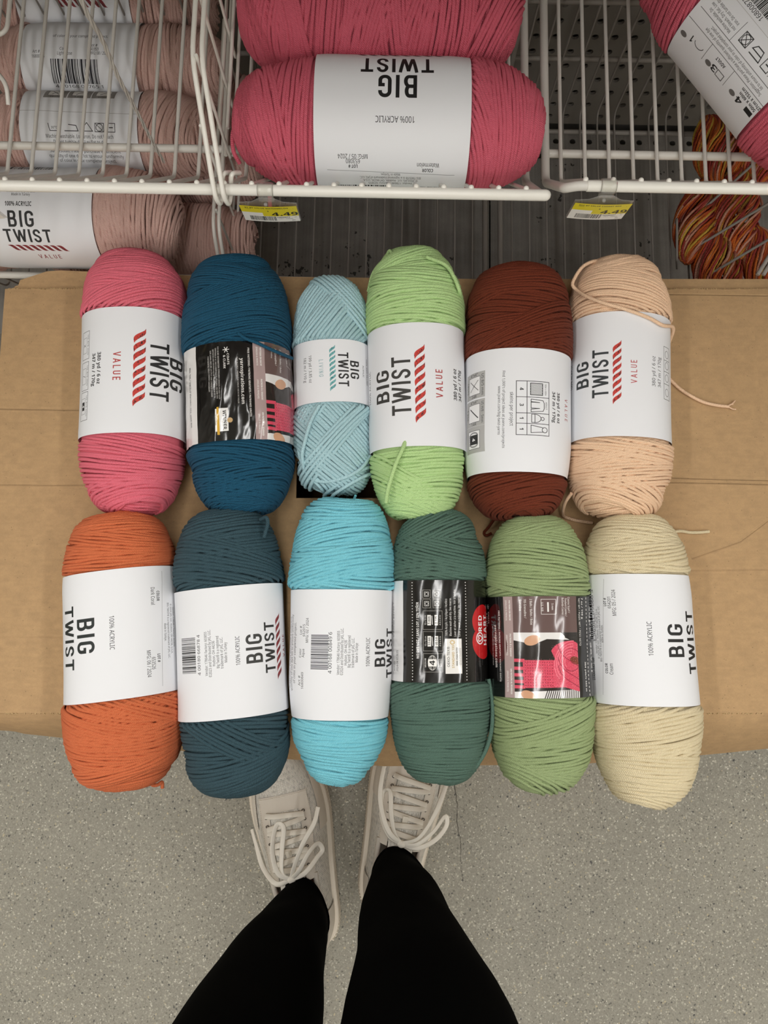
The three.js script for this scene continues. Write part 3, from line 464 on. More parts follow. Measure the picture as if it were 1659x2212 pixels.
function rope(c, x, y, wd, len, { n = 8, col = '#c83a30', dark = '#33201e', seed = 4, vertical = true } = {}) {
  const r = rng(seed), p = len / (n + 0.75); c.save(); c.translate(x, y); if (!vertical) c.rotate(Math.PI / 2); c.translate(-wd / 2, -len / 2);
  for (let i = 0; i < n; i++) {
    const y0 = i * p; c.beginPath(); c.moveTo(wd, y0); c.bezierCurveTo(wd * 0.95, y0 + p * 0.45, 0, y0 + p * 0.62, 0, y0 + p * 1.2); c.bezierCurveTo(0, y0 + p * 1.42, wd * 0.03, y0 + p * 1.56, wd * 0.06, y0 + p * 1.7); c.bezierCurveTo(wd * 0.22, y0 + p * 1.1, wd, y0 + p * 0.95, wd, y0 + p * 0.42); c.closePath();
    c.save(); c.fillStyle = col; c.fill(); c.clip(); c.fillStyle = dark; for (let k = 0; k < 42; k++) { const a = r() * wd, b = y0 + r() * p * 1.7; c.beginPath(); c.moveTo(a, b); c.lineTo(a + (r() - 0.3) * wd * 0.25, b + (r() - 0.5) * p * 0.4); c.lineTo(a + (r() - 0.5) * wd * 0.25, b + r() * p * 0.35); c.fill(); } c.restore();
  }
  c.restore();
}
const lines = (c, L, x, dx, y, cap, dir, o = {}) => L.forEach((s, i) => T(c, s, x + dx * i, y, cap, dir, o));
function frame(c, x, y, w, h, lw = 0.35, col = '#333') { c.strokeStyle = col; c.lineWidth = lw; c.strokeRect(x - w / 2, y - h / 2, w, h); }
const stroke = (c, pts, lw = 0.35, col = '#333') => { c.strokeStyle = col; c.lineWidth = lw; c.beginPath(); pts.forEach(([x, y], i) => (i ? c.lineTo(x, y) : c.moveTo(x, y))); c.stroke(); };
const fillR = (c, x0, y0, x1, y1, col) => { c.fillStyle = col; c.fillRect(x0, y0, x1 - x0, y1 - y0); };
const VENDOR23 = ['Vendor: 178646 Factory: 603855', '©2023 and Distributed by JAS, LLC.', 'Hudson, OH 44236', 'Big Twist® is a registered', 'trademark of JAS, LLC.', 'Made in Turkey'];
const VENDOR24 = ['Vendor: 178646 Factory: 603855', '©2024 and Distributed by JAS, LLC.', 'Hudson, OH 44236', 'Big Twist® is a registered', 'trademark of JAS, LLC.', 'Made in Türkiye'];
const NEWVENDOR = ['Vendor: 178646 / Factory: 603855', '© 2024 JAS, LLC. Hudson, OH 44236, U.S.A.', 'BIG TWIST® is a registered trademark of JAS, LLC.', 'Made in Türkiye.'];
const RED = '#b23a38';
const ART = {
  pink(c) {
    logo(c, 'BIG', 55, 0.5, 19, 'D', 31); logo(c, 'TWIST', 35.6, 1, 18, 'D', 56); rope(c, 17.4, -0.5, 10.5, 76); logo(c, 'VALUE', -2.2, -1.8, 7, 'D', 27, { col: RED, weight: 0.13, gap: 0.36 });
    T(c, '380 yd / 6 oz', -19.3, -1.2, 3.6, 'D', { len: 31, bold: true }); T(c, '347 m / 170g', -25, -0.2, 3.6, 'D', { len: 32, bold: true });
    for (const [y, s] of [[-26, 'x'], [4, '/'], [33, '4']]) { frame(c, -37, y, 11, 27, 0.4, '#555'); frame(c, -38, y, 6, 15, 0.3, '#777'); T(c, s, -38, y, 4, 'D', { col: '#444' }); T(c, 'US 8/5 mm', -33, y, 1.6, 'D', { col: '#555', len: 20 }); } fillR(c, -40, 29, -36, 37, '#333'); T(c, '4', -38, 33, 3, 'D', { col: '#fff', bold: true });
  },
  ltblue(c) {
    T(c, '100% ANTI PILLING', 40, -8, 2, 'D', { len: 27 }); T(c, 'ACRYLIC', 34, -7, 2, 'D', { len: 12 }); logo(c, 'BIG', 23.6, -6.5, 9.2, 'D', 17.5); logo(c, 'TWIST', 12.6, -6.2, 9.6, 'D', 33.5);
    rope(c, 2.6, -7.2, 5.4, 46, { n: 9, col: '#74b2b4', dark: '#1f5a5e', seed: 9 }); logo(c, 'LIVING', -7.8, -7.6, 4, 'D', 17, { col: '#9fb7bd', weight: 0.13, gap: 0.3 }); T(c, '199 yd / 3.85 oz', -18.4, -8, 2.7, 'D', { len: 27.5 }); T(c, '182 m / 110 g', -24, -8, 2.7, 'D', { len: 25 });
    fillR(c, -60, -36, -52, 40, '#b9b4b4');
  },
  lime(c) {
    T(c, '100% ACRYLIC', -55, 9, 4, 'U', { len: 34 }); logo(c, 'BIG', -34.5, 13, 15, 'U', 31, { col: '#3a3835' }); logo(c, 'TWIST', -15.8, 14.3, 17.5, 'U', 56, { col: '#3a3835' }); rope(c, 1.3, 12.8, 9.4, 76); logo(c, 'VALUE', 18.8, 12.5, 6.6, 'U', 27, { col: '#a83232', weight: 0.13, gap: 0.36 });
    T(c, '380 yd / 6 oz', 36, 11.2, 4.2, 'U', { len: 31, bold: true }); T(c, '347 m / 170g', 43, 11, 4.2, 'U', { len: 31, bold: true });
  },
  brown(c) {
    for (const [y, a, b, k] of [[2.8, 'US 8/5 mm', '18STS', 'x'], [29.3, 'US H/8 - 5mm', '13SC', '/'], [54.6, '', '', '4']]) {
      fillR(c, -62, y - 12.7, -36.5, y + 12.4, '#b5b4b2'); fillR(c, -57.5, y - 8.5, -42, y + 8.5, '#f4f3f3'); frame(c, -49.7, y, 15.5, 17);
      if (k === '4') { frame(c, -49.5, y, 9, 7, 2, '#222'); fillR(c, -53.5, y - 3.5, -45.5, y + 3.5, '#222'); T(c, '4', -49.5, y, 4, 'D', { col: '#fff', bold: true }); for (const q of [-6, -5, 5, 6]) { c.beginPath(); c.strokeStyle = '#333'; c.lineWidth = 0.4; c.ellipse(-49.5, y + q * 0.8, 5, 2.2, 0, 0, 7); c.stroke(); } T(c, 'MEDIUM', -56, y, 1.9, 'D'); }
      else { T(c, a, -39, y, 2.6, 'D', { len: 21 }); T(c, b, -60, y, 2.6, 'D', { len: 12 }); T(c, '4"x4"', -49.5, y - 10.6, 2.6, 'R', { len: 10 }); T(c, k === 'x' ? '24R' : '14R', -49.5, y + 10.5, 2.6, 'R', { len: 7 }); stroke(c, [[-55, y - 5], [-44, y + 5]], k === 'x' ? 0.5 : 0.9, '#222'); if (k === 'x') stroke(c, [[-55, y + 5], [-44, y - 5]], 0.5, '#222'); }
    }
    T(c, "Find 1,000's of project ideas at joann.com/projects", -19, 29, 2.4, 'D', { len: 73 }); T(c, 'www.joann.com/big-twist-yarns', -23, 30, 2.4, 'D', { len: 46 }); T(c, 'skeins per project', -12, 29, 3, 'D', { len: 32 });
    const ys = [2.6, 17.7, 32.8, 42.5, 53.2]; frame(c, 6.8, 27.9, 29.6, 50.6, 0.5, '#222'); stroke(c, [[1.4, 2.6], [1.4, 53.2]], 0.5, '#222'); for (const y of ys.slice(1, 4)) stroke(c, [[-8, y], [21.6, y]], 0.5, '#222');
    ['4', '3', '1', '1'].forEach((s, i) => T(c, s, -3.3, (ys[i] + ys[i + 1]) / 2, 3.4, 'D', { bold: true }));
    frame(c, 10, 10, 11, 11, 0.6, '#222'); for (let k = -4; k <= 4; k++) stroke(c, range(0, 8, 1).map((i) => [10 + k * 1.2 + (i % 2 ? 0.4 : -0.4), 5 + i * 1.25]), 0.3, '#222'); T(c, '50in x 60in', 18.5, 10, 1.6, 'D', { len: 11 });
    stroke(c, [[5, 19.5], [16, 20.5], [17, 23], [17, 28], [16, 30.5], [5, 31.5], [5, 29], [13, 28], [5, 28], [5, 22.5], [13, 22.5], [5, 22], [5, 19.5]], 0.5, '#222'); T(c, 'ADULT', 19.2, 25, 1.6, 'D', { len: 7 });
    c.strokeStyle = '#222'; c.lineWidth = 0.5; c.beginPath(); c.ellipse(8, 37.6, 6, 4, 0, -1.57, 1.57); c.stroke(); frame(c, 7, 37.6, 3, 7.6, 0.5); c.beginPath(); c.arc(15.5, 37.6, 1.5, 0, 7); c.stroke();
    stroke(c, [[16, 46], [5, 44], [5, 51], [16, 50]], 0.5, '#222'); c.beginPath(); c.arc(17.5, 48, 2.4, 0, 7); c.stroke();
    T(c, '380 yd / 6 oz', 32, 25.2, 3.2, 'D', { len: 29.5, bold: true }); T(c, '347 m / 170g', 26.8, 25.2, 3.2, 'D', { len: 29.5, bold: true }); logo(c, 'VALUE', 43.5, 25, 5, 'D', 21, { col: '#a85050', weight: 0.12, gap: 0.5 });
  },
  peach(c) {
    T(c, '100% ACRYLIC', -62.5, -6.4, 4, 'U', { len: 26 }); logo(c, 'BIG', -46, -3.6, 14.5, 'U', 25.5, { col: '#34383a' }); logo(c, 'TWIST', -28, -2.2, 14.5, 'U', 46.5, { col: '#34383a' }); rope(c, -13.4, -2.4, 7.4, 62); logo(c, 'VALUE', 1.4, -3.3, 5.6, 'U', 22, { col: '#b5494a', weight: 0.12, gap: 0.36 });
    T(c, '380 yd / 6 oz', 20.4, -5.4, 3.4, 'U', { len: 29.5 }); T(c, '347 m / 170g', 26.8, -5.4, 3.4, 'U', { len: 29.5 }); frame(c, 38, -6.7, 10, 51, 0.4, '#333'); for (const y of [-19, -8, 4]) stroke(c, [[33, y], [43, y]], 0.4); for (const y of [-25, -14, -2, 12]) { c.strokeStyle = '#333'; c.lineWidth = 0.4; c.beginPath(); c.ellipse(38, y, 3, 3.6, 0, 0, 7); c.stroke(); }
  },
  orange(c) {
    logo(c, 'TWIST', -37, -14.2, 14, 'D', 55.5, { col: '#222827' }); logo(c, 'BIG', -17.6, -14.6, 17, 'D', 30, { col: '#222827' }); T(c, '100% ACRYLIC', 5.7, -14.8, 4, 'D', { len: 29.7 }); T(c, 'COLOR', 45, -42.8, 2.7, 'D', { len: 9.2, bold: true }); T(c, 'Dark Coral', 40, -43, 3.4, 'D', { len: 16 });
    T(c, 'LOT #', 44.2, 12, 2.7, 'D', { len: 7.6, bold: true }); T(c, '653526', 39.3, 16, 3.2, 'D', { len: 11 }); T(c, 'MFG: 06 / 2024', 35, 15.9, 3.2, 'D', { len: 23.5 }); stroke(c, [[50, -65], [46.8, 37]], 0.3, '#999'); NEWVENDOR.forEach((s, i) => T(c, s, 64 - i * 4, -14 + i * 1.4, 2.4, 'D', { len: [36, 45, 50, 16][i], col: '#444' })); stroke(c, [[73.5, -65], [69, 37]], 0.3, '#999');
    bars(c, 79, -16, 10, 46, 41, '#161616', 1); T(c, '1 96981 09701 3', 76.5, 8, 3.6, 'D', { len: 50 }); T(c, 'STANDARD 100', 84, -45, 3, 'D', { len: 20, bold: true });
  },
  dteal(c) {
    bars(c, -40, -12.4, 16.6, 31, 23, '#2a2a2a', 1); T(c, '4 00180 66878 4', -20.3, 3, 2.6, 'U', { len: 35 }); [0, 1, 2, 3, 4, 5].forEach((i) => T(c, VENDOR23[i], -13.6 + i * 3.35, [2.5, 2.5, 3, 2, 3, 3][i], 2.3, 'U', { len: [38, 41, 22, 28, 27, 17.5][i], col: '#333' }));
    T(c, '100% ACRYLIC', 13.2, 2.6, 3.5, 'U', { len: 25.5 }); logo(c, 'BIG', 27.4, 2.2, 14.5, 'U', 25, { col: '#363634' }); logo(c, 'TWIST', 42.6, 2.5, 11, 'U', 44.5, { col: '#2c2c2b' }); rope(c, 54, 2.4, 7, 60, { col: '#8c2a2e' }); logo(c, 'VALUE', 66, 2.8, 6, 'U', 20, { col: '#8c3a40', weight: 0.13, gap: 0.4 });
  },
  aqua(c) {
    ['Suggestion: Please purchase a sufficient', 'quantity of one dye lot to ensure uniformity', 'of color in your completed project.'].forEach((s, i) => T(c, s, -55 + i * 5.4, 13, 3.4, 'U', { len: [64, 68, 54][i], col: '#444' }));
    T(c, 'Art #', -36.5, 37, 2.6, 'U', { len: 9 }); T(c, '16800849', -33, 37, 2.6, 'U', { len: 15 }); T(c, 'Color', -36, 13, 2.6, 'U', { len: 8 }); T(c, 'Aqua', -32.4, 13, 2.6, 'U', { len: 7.5 }); T(c, 'Lot #', -35.6, -7, 2.6, 'U', { len: 8 }); T(c, '652015', -32, -7, 2.6, 'U', { len: 11 }); T(c, 'MFG: 02 / 2024', -28.4, -7, 2.6, 'U', { len: 22 });
    bars(c, -24.3, -3.3, 15.6, 30.6, 29, '#24222a', 1); T(c, '4 00168 00849 6', -7.2, 12, 3, 'U', { len: 36 }); [0, 1, 2, 3, 4, 5].forEach((i) => T(c, VENDOR24[i], -0.2 + i * 3.1, [12, 11, 12, 11, 12, 12][i], 2.3, 'U', { len: [38, 41, 22, 28, 26, 17][i], col: '#333' }));
    T(c, '100% ACRYLIC', 25.4, 11.6, 3.5, 'U', { len: 25.4 }); logo(c, 'BIG', 38.6, 12.5, 13, 'U', 24, { col: '#2b2b2b' }); logo(c, 'TWIST', 54, 13, 14, 'U', 44, { col: '#1f1f1f' });
  },
  hunter(c) {
    fillR(c, -100, -70, 100, 50, '#121110'); fillR(c, -100, -70, -35.5, 50, '#e6e5e5'); bars(c, -66, -38, 12, 30, 61, '#222', 1); T(c, '0 73650 89792 7', -51.5, -22, 2.8, 'U', { len: 32 }); T(c, '2024-04 653635', -44, 15, 2.8, 'U', { len: 19 }); T(c, '468250', -49, 20, 2.6, 'U', { len: 9 }); T(c, 'COLOR / ESMERALDA', -60, -24, 2.6, 'U', { len: 34 });
    c.fillStyle = '#e8e6e2'; for (let y = -55; y < 33; y += 2.6) for (const x of [-26, 21.2]) { c.beginPath(); c.arc(x, y, 0.5, 0, 7); c.fill(); }
    const wcol = { col: '#f0efec' }; T(c, 'NO DYE LOT / SANS LOT / SIN TEÑIR', -21.1, -12.6, 2.3, 'U', { ...wcol, len: 50, bold: true });
    for (const [x, y] of [[-13, -44.6], [-4.2, -44.6], [-13, -36.1], [-4.2, -36.1]]) { frame(c, x, y, 6.6, 7.4, 0.3, '#bdbab4'); frame(c, x, y, 3.6, 4, 0.4, '#e8e6e2'); if (x > -10) { stroke(c, [[x - 2, y - 2], [x + 2, y + 2]], 0.35, '#e8e6e2'); stroke(c, [[x + 2, y - 2], [x - 2, y + 2]], 0.35, '#e8e6e2'); } else { c.strokeStyle = '#e8e6e2'; c.lineWidth = 0.4; c.beginPath(); c.arc(x, y, 1.3, 0, 7); c.stroke(); } }
    for (const [y, h, a, b] of [[-21.5, 16.5, '5 mm', '8 US'], [-3, 17, '5.5 mm', 'US I-9'], [15.8, 16, '', '']]) { frame(c, -8, y, 16.4, h, 0.3, '#bdbab4'); if (a) { fillR(c, -12.6, y - 4.6, -9.4, y + 4.6, '#f4f2ee'); fillR(c, -6.4, y - 4.6, -3.4, y + 4.6, '#f4f2ee'); T(c, a, -11, y, 1.8, 'U', { bold: true, len: 7 }); T(c, b, -4.9, y, 1.8, 'U', { bold: true, len: 7 }); stroke(c, [[-8.6, y - 4], [-8.2, y + 4]], 0.7, '#f0efec'); T(c, '10 x 10 cm', -14.3, y, 1.5, 'U', { ...wcol, len: 9 }); T(c, '4 in x 4 in', -1.8, y, 1.5, 'U', { ...wcol, len: 9 }); } }
    c.strokeStyle = '#d9d7d2'; c.lineWidth = 0.3; for (let k = 1; k <= 4; k++) { c.beginPath(); c.ellipse(-8.6, 15.8, 3.8 * k / 4, 6.4, 0, 0, 7); c.stroke(); } fillR(c, -12.2, 12.6, -5, 19, '#f4f2ee'); T(c, '4', -8.6, 15.8, 4.4, 'U', { bold: true, len: 4.4 }); T(c, 'MEDIUM', -14.6, 15.8, 1.5, 'U', { ...wcol, len: 8 }); T(c, 'MOYEN', -3, 15.8, 1.4, 'U', { ...wcol, len: 7 }); T(c, 'MEDIO', -1.2, 15.8, 1.4, 'U', { ...wcol, len: 7 });
    ['100% Acrylic / Acrylique / Acrílico', 'Machine wash and dry. See reverse.', 'Laver et sécher à la machine. Voir à l\'endos.', 'Lavar y secar a máquina. Ver reverso.'].forEach((s, i) => T(c, s, 3.6 + i * 3.7, [-24, -24.4, -28, -25.4][i], 1.9, 'U', { ...wcol, len: [33, 34, 42.5, 37][i] }));
    fillR(c, 2.4, -5.2, 16.8, 25.3, '#f2f0ec'); T(c, 'OEKO-TEX®', 5.2, 10.5, 2.1, 'U', { len: 18 }); T(c, 'STANDARD 100', 9.2, 10.5, 1.9, 'U', { len: 20, col: '#b08a30' }); T(c, 'VE095 173234 TESTEX', 12.4, 10.5, 1.2, 'U', { len: 16, bold: true }); T(c, 'Tested for harmful substances', 14.2, 10.5, 0.9, 'U', { len: 15 }); T(c, 'www.oeko-tex.com/standard100', 15.7, 10.5, 0.9, 'U', { len: 15 }); c.strokeStyle = '#c59a2e'; c.lineWidth = 0.5; for (let k = 0; k < 10; k++) stroke(c, [[8.6 + 1.1 * Math.cos(k * 0.628), -2 + 1.1 * Math.sin(k * 0.628)], [8.6 + 2.3 * Math.cos(k * 0.628), -2 + 2.3 * Math.sin(k * 0.628)]], 0.5, '#c59a2e');
    c.fillStyle = '#c81f22'; c.beginPath(); c.ellipse(42, -20.5, 14.5, 15, 0, 0, 7); c.fill(); c.beginPath(); c.ellipse(42, -2, 14.5, 15.5, 0, 0, 7); c.fill(); fillR(c, 30.5, -16, 58, -8, '#c81f22'); c.fillStyle = '#121110'; c.beginPath(); c.moveTo(25, -14); c.lineTo(31, -11.5); c.lineTo(25, -9); c.fill();
    T(c, 'RED', 37.4, -18.3, 5.2, 'U', { len: 15.5, col: '#fff', bold: true }); T(c, 'HEART', 46.5, -12, 6.4, 'U', { len: 28, col: '#fff', bold: true }); c.strokeStyle = '#fff'; c.lineWidth = 1.2; c.beginPath(); c.moveTo(40.6, -5.2); c.bezierCurveTo(36.5, -9.8, 32.8, -7, 35.6, -5.2); c.bezierCurveTo(32.8, -3, 36.5, -0.6, 40.6, -5.2); c.stroke(); c.beginPath(); c.ellipse(37, -5.2, 4.6, 5, 0, 0, 7); c.stroke();
    c.fillStyle = '#0b0a0a'; c.beginPath(); c.ellipse(-11.5, 34, 9.5, 7, 0, 0, 7); c.fill();
  },
  scarf(c, o) { // back of the plastic bands: o = arc of the mauve strip's left edge, width of strip, right end of the photo, y range, black rest
    const { m0, m1, p1, y0, y1, yp } = o; fillR(c, -110, y0 - 20, 110, y1 + 20, '#100f0f'); fillR(c, m0, y0 - 20, m1, y1 + 20, '#b09a98'); fillR(c, m1, y0 - 20, p1, yp, '#6a5552'); fillR(c, m1, yp, p1, y1 + 20, '#e9e6e4');
    const ww = { col: '#f0eeea' }, xm = (m0 + m1) / 2, W = p1 - m1, X = (k) => m1 + W * k, H = y1 - yp, Y = (k) => yp + H * k;
    [['PATTERN ON BACK!', '(ENGLISH & FRENCH)'], ["PATRON À L'ENDOS!", '(ANGLAIS & FRANÇAIS)'], ['UN PATRÓN AL REVERSO!', '(INGLÉS & FRANCÉS)']].forEach(([a, b], i) => { const y = y0 + (y1 - y0) * [0.15, 0.49, 0.84][i]; T(c, a, xm + 1.6, y, 1.4, 'D', { ...ww, len: 18 + 2 * i, bold: true }); T(c, b, xm - 1.8, y, 1.4, 'D', { ...ww, len: 18 }); });
    T(c, 'Cosmo Scarf /', X(0.86), y0 + 9, 1.9, 'D', { ...ww, len: 14 }); T(c, 'Foulard Cosmo /', X(0.81), y0 + 11, 1.9, 'D', { ...ww, len: 16 }); T(c, 'Bufanda Cosmo', X(0.76), y0 + 10, 1.9, 'D', { ...ww, len: 15 });
    frame(c, X(0.54), y0 + 10.5, 12.5, 13, 0.4, '#e8e6e2'); T(c, '5 mm', X(0.6), y0 + 10.5, 1.7, 'D', { ...ww, len: 6 }); fillR(c, X(0.52), y0 + 6.5, X(0.52) + 1.4, y0 + 15, '#f0eeea'); T(c, 'U.S. H/8', X(0.45), y0 + 10.5, 1.7, 'D', { ...ww, len: 8 });
    T(c, '2 Balls / Balles / Bolas', X(0.28), y0 + 15, 1.9, 'D', { ...ww, len: 23 }); T(c, '705 Grenadine /', X(0.19), y0 + 12, 1.9, 'D', { ...ww, len: 17 }); T(c, 'Granadina', X(0.12), y0 + 9, 1.9, 'D', { ...ww, len: 10 });
    // photograph: dark top, coral crochet scarf, hands and striped sleeves
    c.save(); c.beginPath(); c.rect(m1, yp, W, H + 20); c.clip(); c.strokeStyle = '#2a2828'; c.lineWidth = 0.7; for (let k = 0; k < 26; k++) { c.beginPath(); c.ellipse(X(0.66), Y(0.02), W * 0.012 * k + 8, 3 + k * 0.7, 0.5, 3.3, 6.2); c.stroke(); } for (let k = 0; k < 20; k++) stroke(c, [[X(0.5 + k * 0.03), Y(0.84)], [X(0.42 + k * 0.034), Y(1.06)]], 0.7, '#2a2828');
    c.fillStyle = '#2b2523'; c.beginPath(); c.moveTo(X(0), Y(0.12)); c.lineTo(X(0.3), Y(0.18)); c.lineTo(X(0.5), Y(0.1)); c.lineTo(X(1), Y(0.12)); c.lineTo(X(1), Y(0.86)); c.lineTo(X(0), Y(0.9)); c.fill();
    c.fillStyle = '#d8a583'; c.beginPath(); c.ellipse(X(0.28), Y(0.12), W * 0.12, H * 0.075, -0.3, 0, 7); c.fill(); c.beginPath(); c.ellipse(X(0.2), Y(0.95), W * 0.11, H * 0.07, 0.4, 0, 7); c.fill();
    const pk = '#dc4f66'; c.fillStyle = pk; c.beginPath(); c.moveTo(X(0.13), Y(0.42)); c.lineTo(X(0.62), Y(0.42)); c.lineTo(X(0.56), Y(0.28)); c.bezierCurveTo(X(0.65), Y(0.1), X(0.95), Y(0.1), X(1), Y(0.18)); c.lineTo(X(1), Y(0.9)); c.lineTo(X(0.75), Y(0.83)); c.lineTo(X(0.14), Y(0.84)); c.fill(); for (const k of [0.4, 0.52, 0.62, 0.72, 0.8]) fillR(c, X(0), Y(k), X(0.16), Y(k + 0.05), pk);
    c.fillStyle = '#8a2436'; for (let i = 0; i < 12; i++) for (let j = 0; j < 9; j++) { c.beginPath(); c.ellipse(X(0.17 + i * 0.036), Y(0.45 + j * 0.044), 0.5, 0.32, (i + j) % 2 ? 0.6 : -0.6, 0, 7); c.fill(); } c.strokeStyle = '#a8324a'; c.lineWidth = 0.8; c.beginPath(); c.ellipse(X(0.88), Y(0.42), W * 0.16, H * 0.17, 0.3, 0.5, 5.6); c.stroke(); c.fillStyle = '#7c3a2a'; c.beginPath(); c.ellipse(X(0.94), Y(0.43), W * 0.09, H * 0.06, 0.3, 0, 7); c.fill(); c.strokeStyle = '#f07a8c'; for (let k = 0; k < 6; k++) { c.beginPath(); c.ellipse(X(0.86), Y(0.45), W * (0.1 + 0.03 * k), H * (0.1 + 0.045 * k), 0.3, 2, 4.6); c.stroke(); }
    const rs = rng(66); for (let k = 0; k < 1500; k++) { const u = rs(), v = rs(), sx = X(0.14 + 0.86 * u), sy = Y(0.18 + 0.66 * v); if (u < 0.5 && v < 0.34) continue; c.fillStyle = k % 3 ? 'rgba(250,150,165,0.5)' : 'rgba(150,40,60,0.5)'; c.beginPath(); c.ellipse(sx, sy, 0.34, 0.2, rs() * 3, 0, 7); c.fill(); }
    c.strokeStyle = '#9c2c44'; c.lineWidth = 0.6; for (const [k0, q] of [[0.5, 0.62], [0.62, 0.74], [0.3, 0.42]]) { c.beginPath(); c.moveTo(X(0.66), Y(k0 - 0.12)); c.bezierCurveTo(X(0.7), Y(k0 + 0.1), X(0.86), Y(q), X(1), Y(q + 0.1)); c.stroke(); }
    c.restore();
  },
  teal(c) {
    ART.scarf(c, { m0: 20.5, m1: 31, p1: 92, y0: -27, y1: 66, yp: 3 }); fillR(c, -110, -50, -33, 80, '#e8e6e4'); T(c, 'REAL TEAL / SARCELLE VÉRITABLE / AZUL VERDE REAL', -42, 20, 1.9, 'D', { len: 58, bold: true }); logo(c, 'BIG', -26, -1, 9, 'D', 30, { col: '#262524' });
    const ww = { col: '#e6e3de' }; c.strokeStyle = '#efeeea'; c.lineWidth = 0.6; for (let k = 0; k < 6; k++) { const a = k * Math.PI / 3; stroke(c, [[-3, -19.5], [-3 + 3 * Math.cos(a), -19.5 + 3 * Math.sin(a)]], 0.7, '#efeeea'); } T(c, 'COATS', -1.3, -10.5, 2, 'D', { ...ww, len: 11, bold: true }); T(c, '& CLARK', -4.6, -8, 2, 'D', { ...ww, len: 13, bold: true });
    for (let i = 0; i < 5; i++) T(c, ['FOR MORE INFORMATION: CONSUMER SERVICES PO BOX 12229', 'GREENVILLE SC 29612-0229 U.S.A. LISTOWEL ON N4W 3H3', 'IMPORTED AND DISTRIBUTED BY COATS MEXICO SA DE CV', 'SOR JUANA INES DE LA CRUZ SAN LORENZO CIUDAD', 'CONTINENTAL MILLS CANADA CANTERBURY'][i], -10 - i * 2.4, 2, 1.2, 'D', { ...ww, len: [50, 48, 46, 44, 34][i] });
    T(c, 'yarnspirations.com', 10.7, 11, 3, 'D', { ...ww, len: 44, bold: true }); T(c, 'FREE PATTERNS / PATRONS GRATUITS / PATRONES GRATIS', 16.6, 12, 1.6, 'D', { ...ww, len: 66, bold: true }); T(c, 'MADE IN TURKEY / FABRIQUÉ EN TURQUIE / HECHO EN TURQUÍA', 6.6, 10, 1.1, 'D', { ...ww, len: 44 });
    fillR(c, -15, 35.5, -3, 57, '#f0efec'); fillR(c, -13.4, 34, -11.2, 60, '#d9a93a'); T(c, 'WINNER', -6.2, 46.5, 3.2, 'D', { len: 18, bold: true }); T(c, '2023-2024', -14.2, 46, 1.2, 'D', { len: 10, col: '#6b5314' }); c.fillStyle = '#c9a878'; c.beginPath(); c.arc(-1.6, 47, 2.4, 0, 7); c.fill();
  },
  sage(c) {
    ART.scarf(c, { m0: -37.6, m1: -28.8, p1: 27.6, y0: -50, y1: 40, yp: -17 }); const ww = { col: '#f0eeea' }; c.fillStyle = '#4a1416'; c.beginPath(); c.ellipse(-44, -5, 9, 15, 0, 0, 7); c.fill(); fillR(c, -37.6, -60, -36, 50, '#b09a98');
    T(c, 'yarnspirations.com', -47.4, -4.6, 3, 'D', { ...ww, len: 38, bold: true }); T(c, 'FREE PATTERNS / PATRONS GRATUITS / PATRONES GRATIS', -42.6, -5, 1.7, 'D', { ...ww, len: 63, bold: true }); T(c, 'MADE IN TURKEY / FABRIQUÉ EN TURQUIE / HECHO EN TURQUÍA', -52, -5, 1.2, 'D', { ...ww, len: 35 }); T(c, 'COATS', -60, -30, 2.2, 'D', { ...ww, len: 11, bold: true }); T(c, '& CLARK', -64, -28, 2.2, 'D', { ...ww, len: 13, bold: true });
    for (let k = 0; k < 6; k++) { const a = k * Math.PI / 3; stroke(c, [[-61, -40], [-61 + 2.4 * Math.cos(a), -40 + 2.4 * Math.sin(a)]], 0.6, '#efeeea'); }
    T(c, '7 oz / 198 g', 34.5, -38, 2, 'D', { ...ww, len: 19, bold: true }); T(c, 'NET WT / POIDS NET / PESO NETO', 30.6, -26, 1.9, 'D', { ...ww, len: 42 }); T(c, '364 yds/v 333 m', 36.6, 22, 2, 'D', { ...ww, len: 26, bold: true }); for (let y = -48; y < 42; y += 3.4) fillR(c, 40.6, y, 41.6, y + 2, '#eeece8'); T(c, 'Super Saver', 52, -10, 7, 'D', { ...ww, len: 62, bold: true });
  },
  cream(c) {
    bars(c, -67, -60, 11, 45, 83, '#161616', 1); T(c, '1 96981 09660 3', -54.6, -36, 3, 'U', { len: 48 }); T(c, 'STANDARD 100', -58, 12, 3, 'U', { len: 20, bold: true }); NEWVENDOR.forEach((s, i) => T(c, s, -52.6 + i * 2.6, -20, 2.1, 'U', { len: [36, 45, 50, 16][i], col: '#444' })); stroke(c, [[-40.4, -69], [-47.4, 34]], 0.3, '#999');
    T(c, 'LOT #', -40.3, -48.2, 2.5, 'U', { len: 7.6, bold: true }); T(c, '654201', -36.3, -48, 3, 'U', { len: 11 }); T(c, 'MFG: 05 / 2024', -32, -47.6, 3.2, 'U', { len: 23.5 }); T(c, 'COLOR', -42.2, 10.4, 2.5, 'U', { len: 9, bold: true }); T(c, 'Cream', -37.7, 10.8, 3.2, 'U', { len: 10 });
    T(c, '100% ACRYLIC', -4, -16.4, 3.8, 'U', { len: 30 }); logo(c, 'BIG', 19, -15, 15.5, 'U', 28.5, { col: '#222222' }); logo(c, 'TWIST', 38.5, -13.4, 13, 'U', 55, { col: '#1b1b1b' });
  },
  watermelon(c) { // x along the axis, y from the top of the skein to the front
    logo(c, 'TWIST', 6, -22.5, 17, 'L', 57, { col: '#151515' }); logo(c, 'BIG', 6.5, -2, 19, 'L', 30, { col: '#151515' }); rope(c, 6, -42, 9, 76, { vertical: false, col: '#3a1416' }); T(c, '100% ACRYLIC', 5, 23.2, 4.6, 'L', { len: 31 });
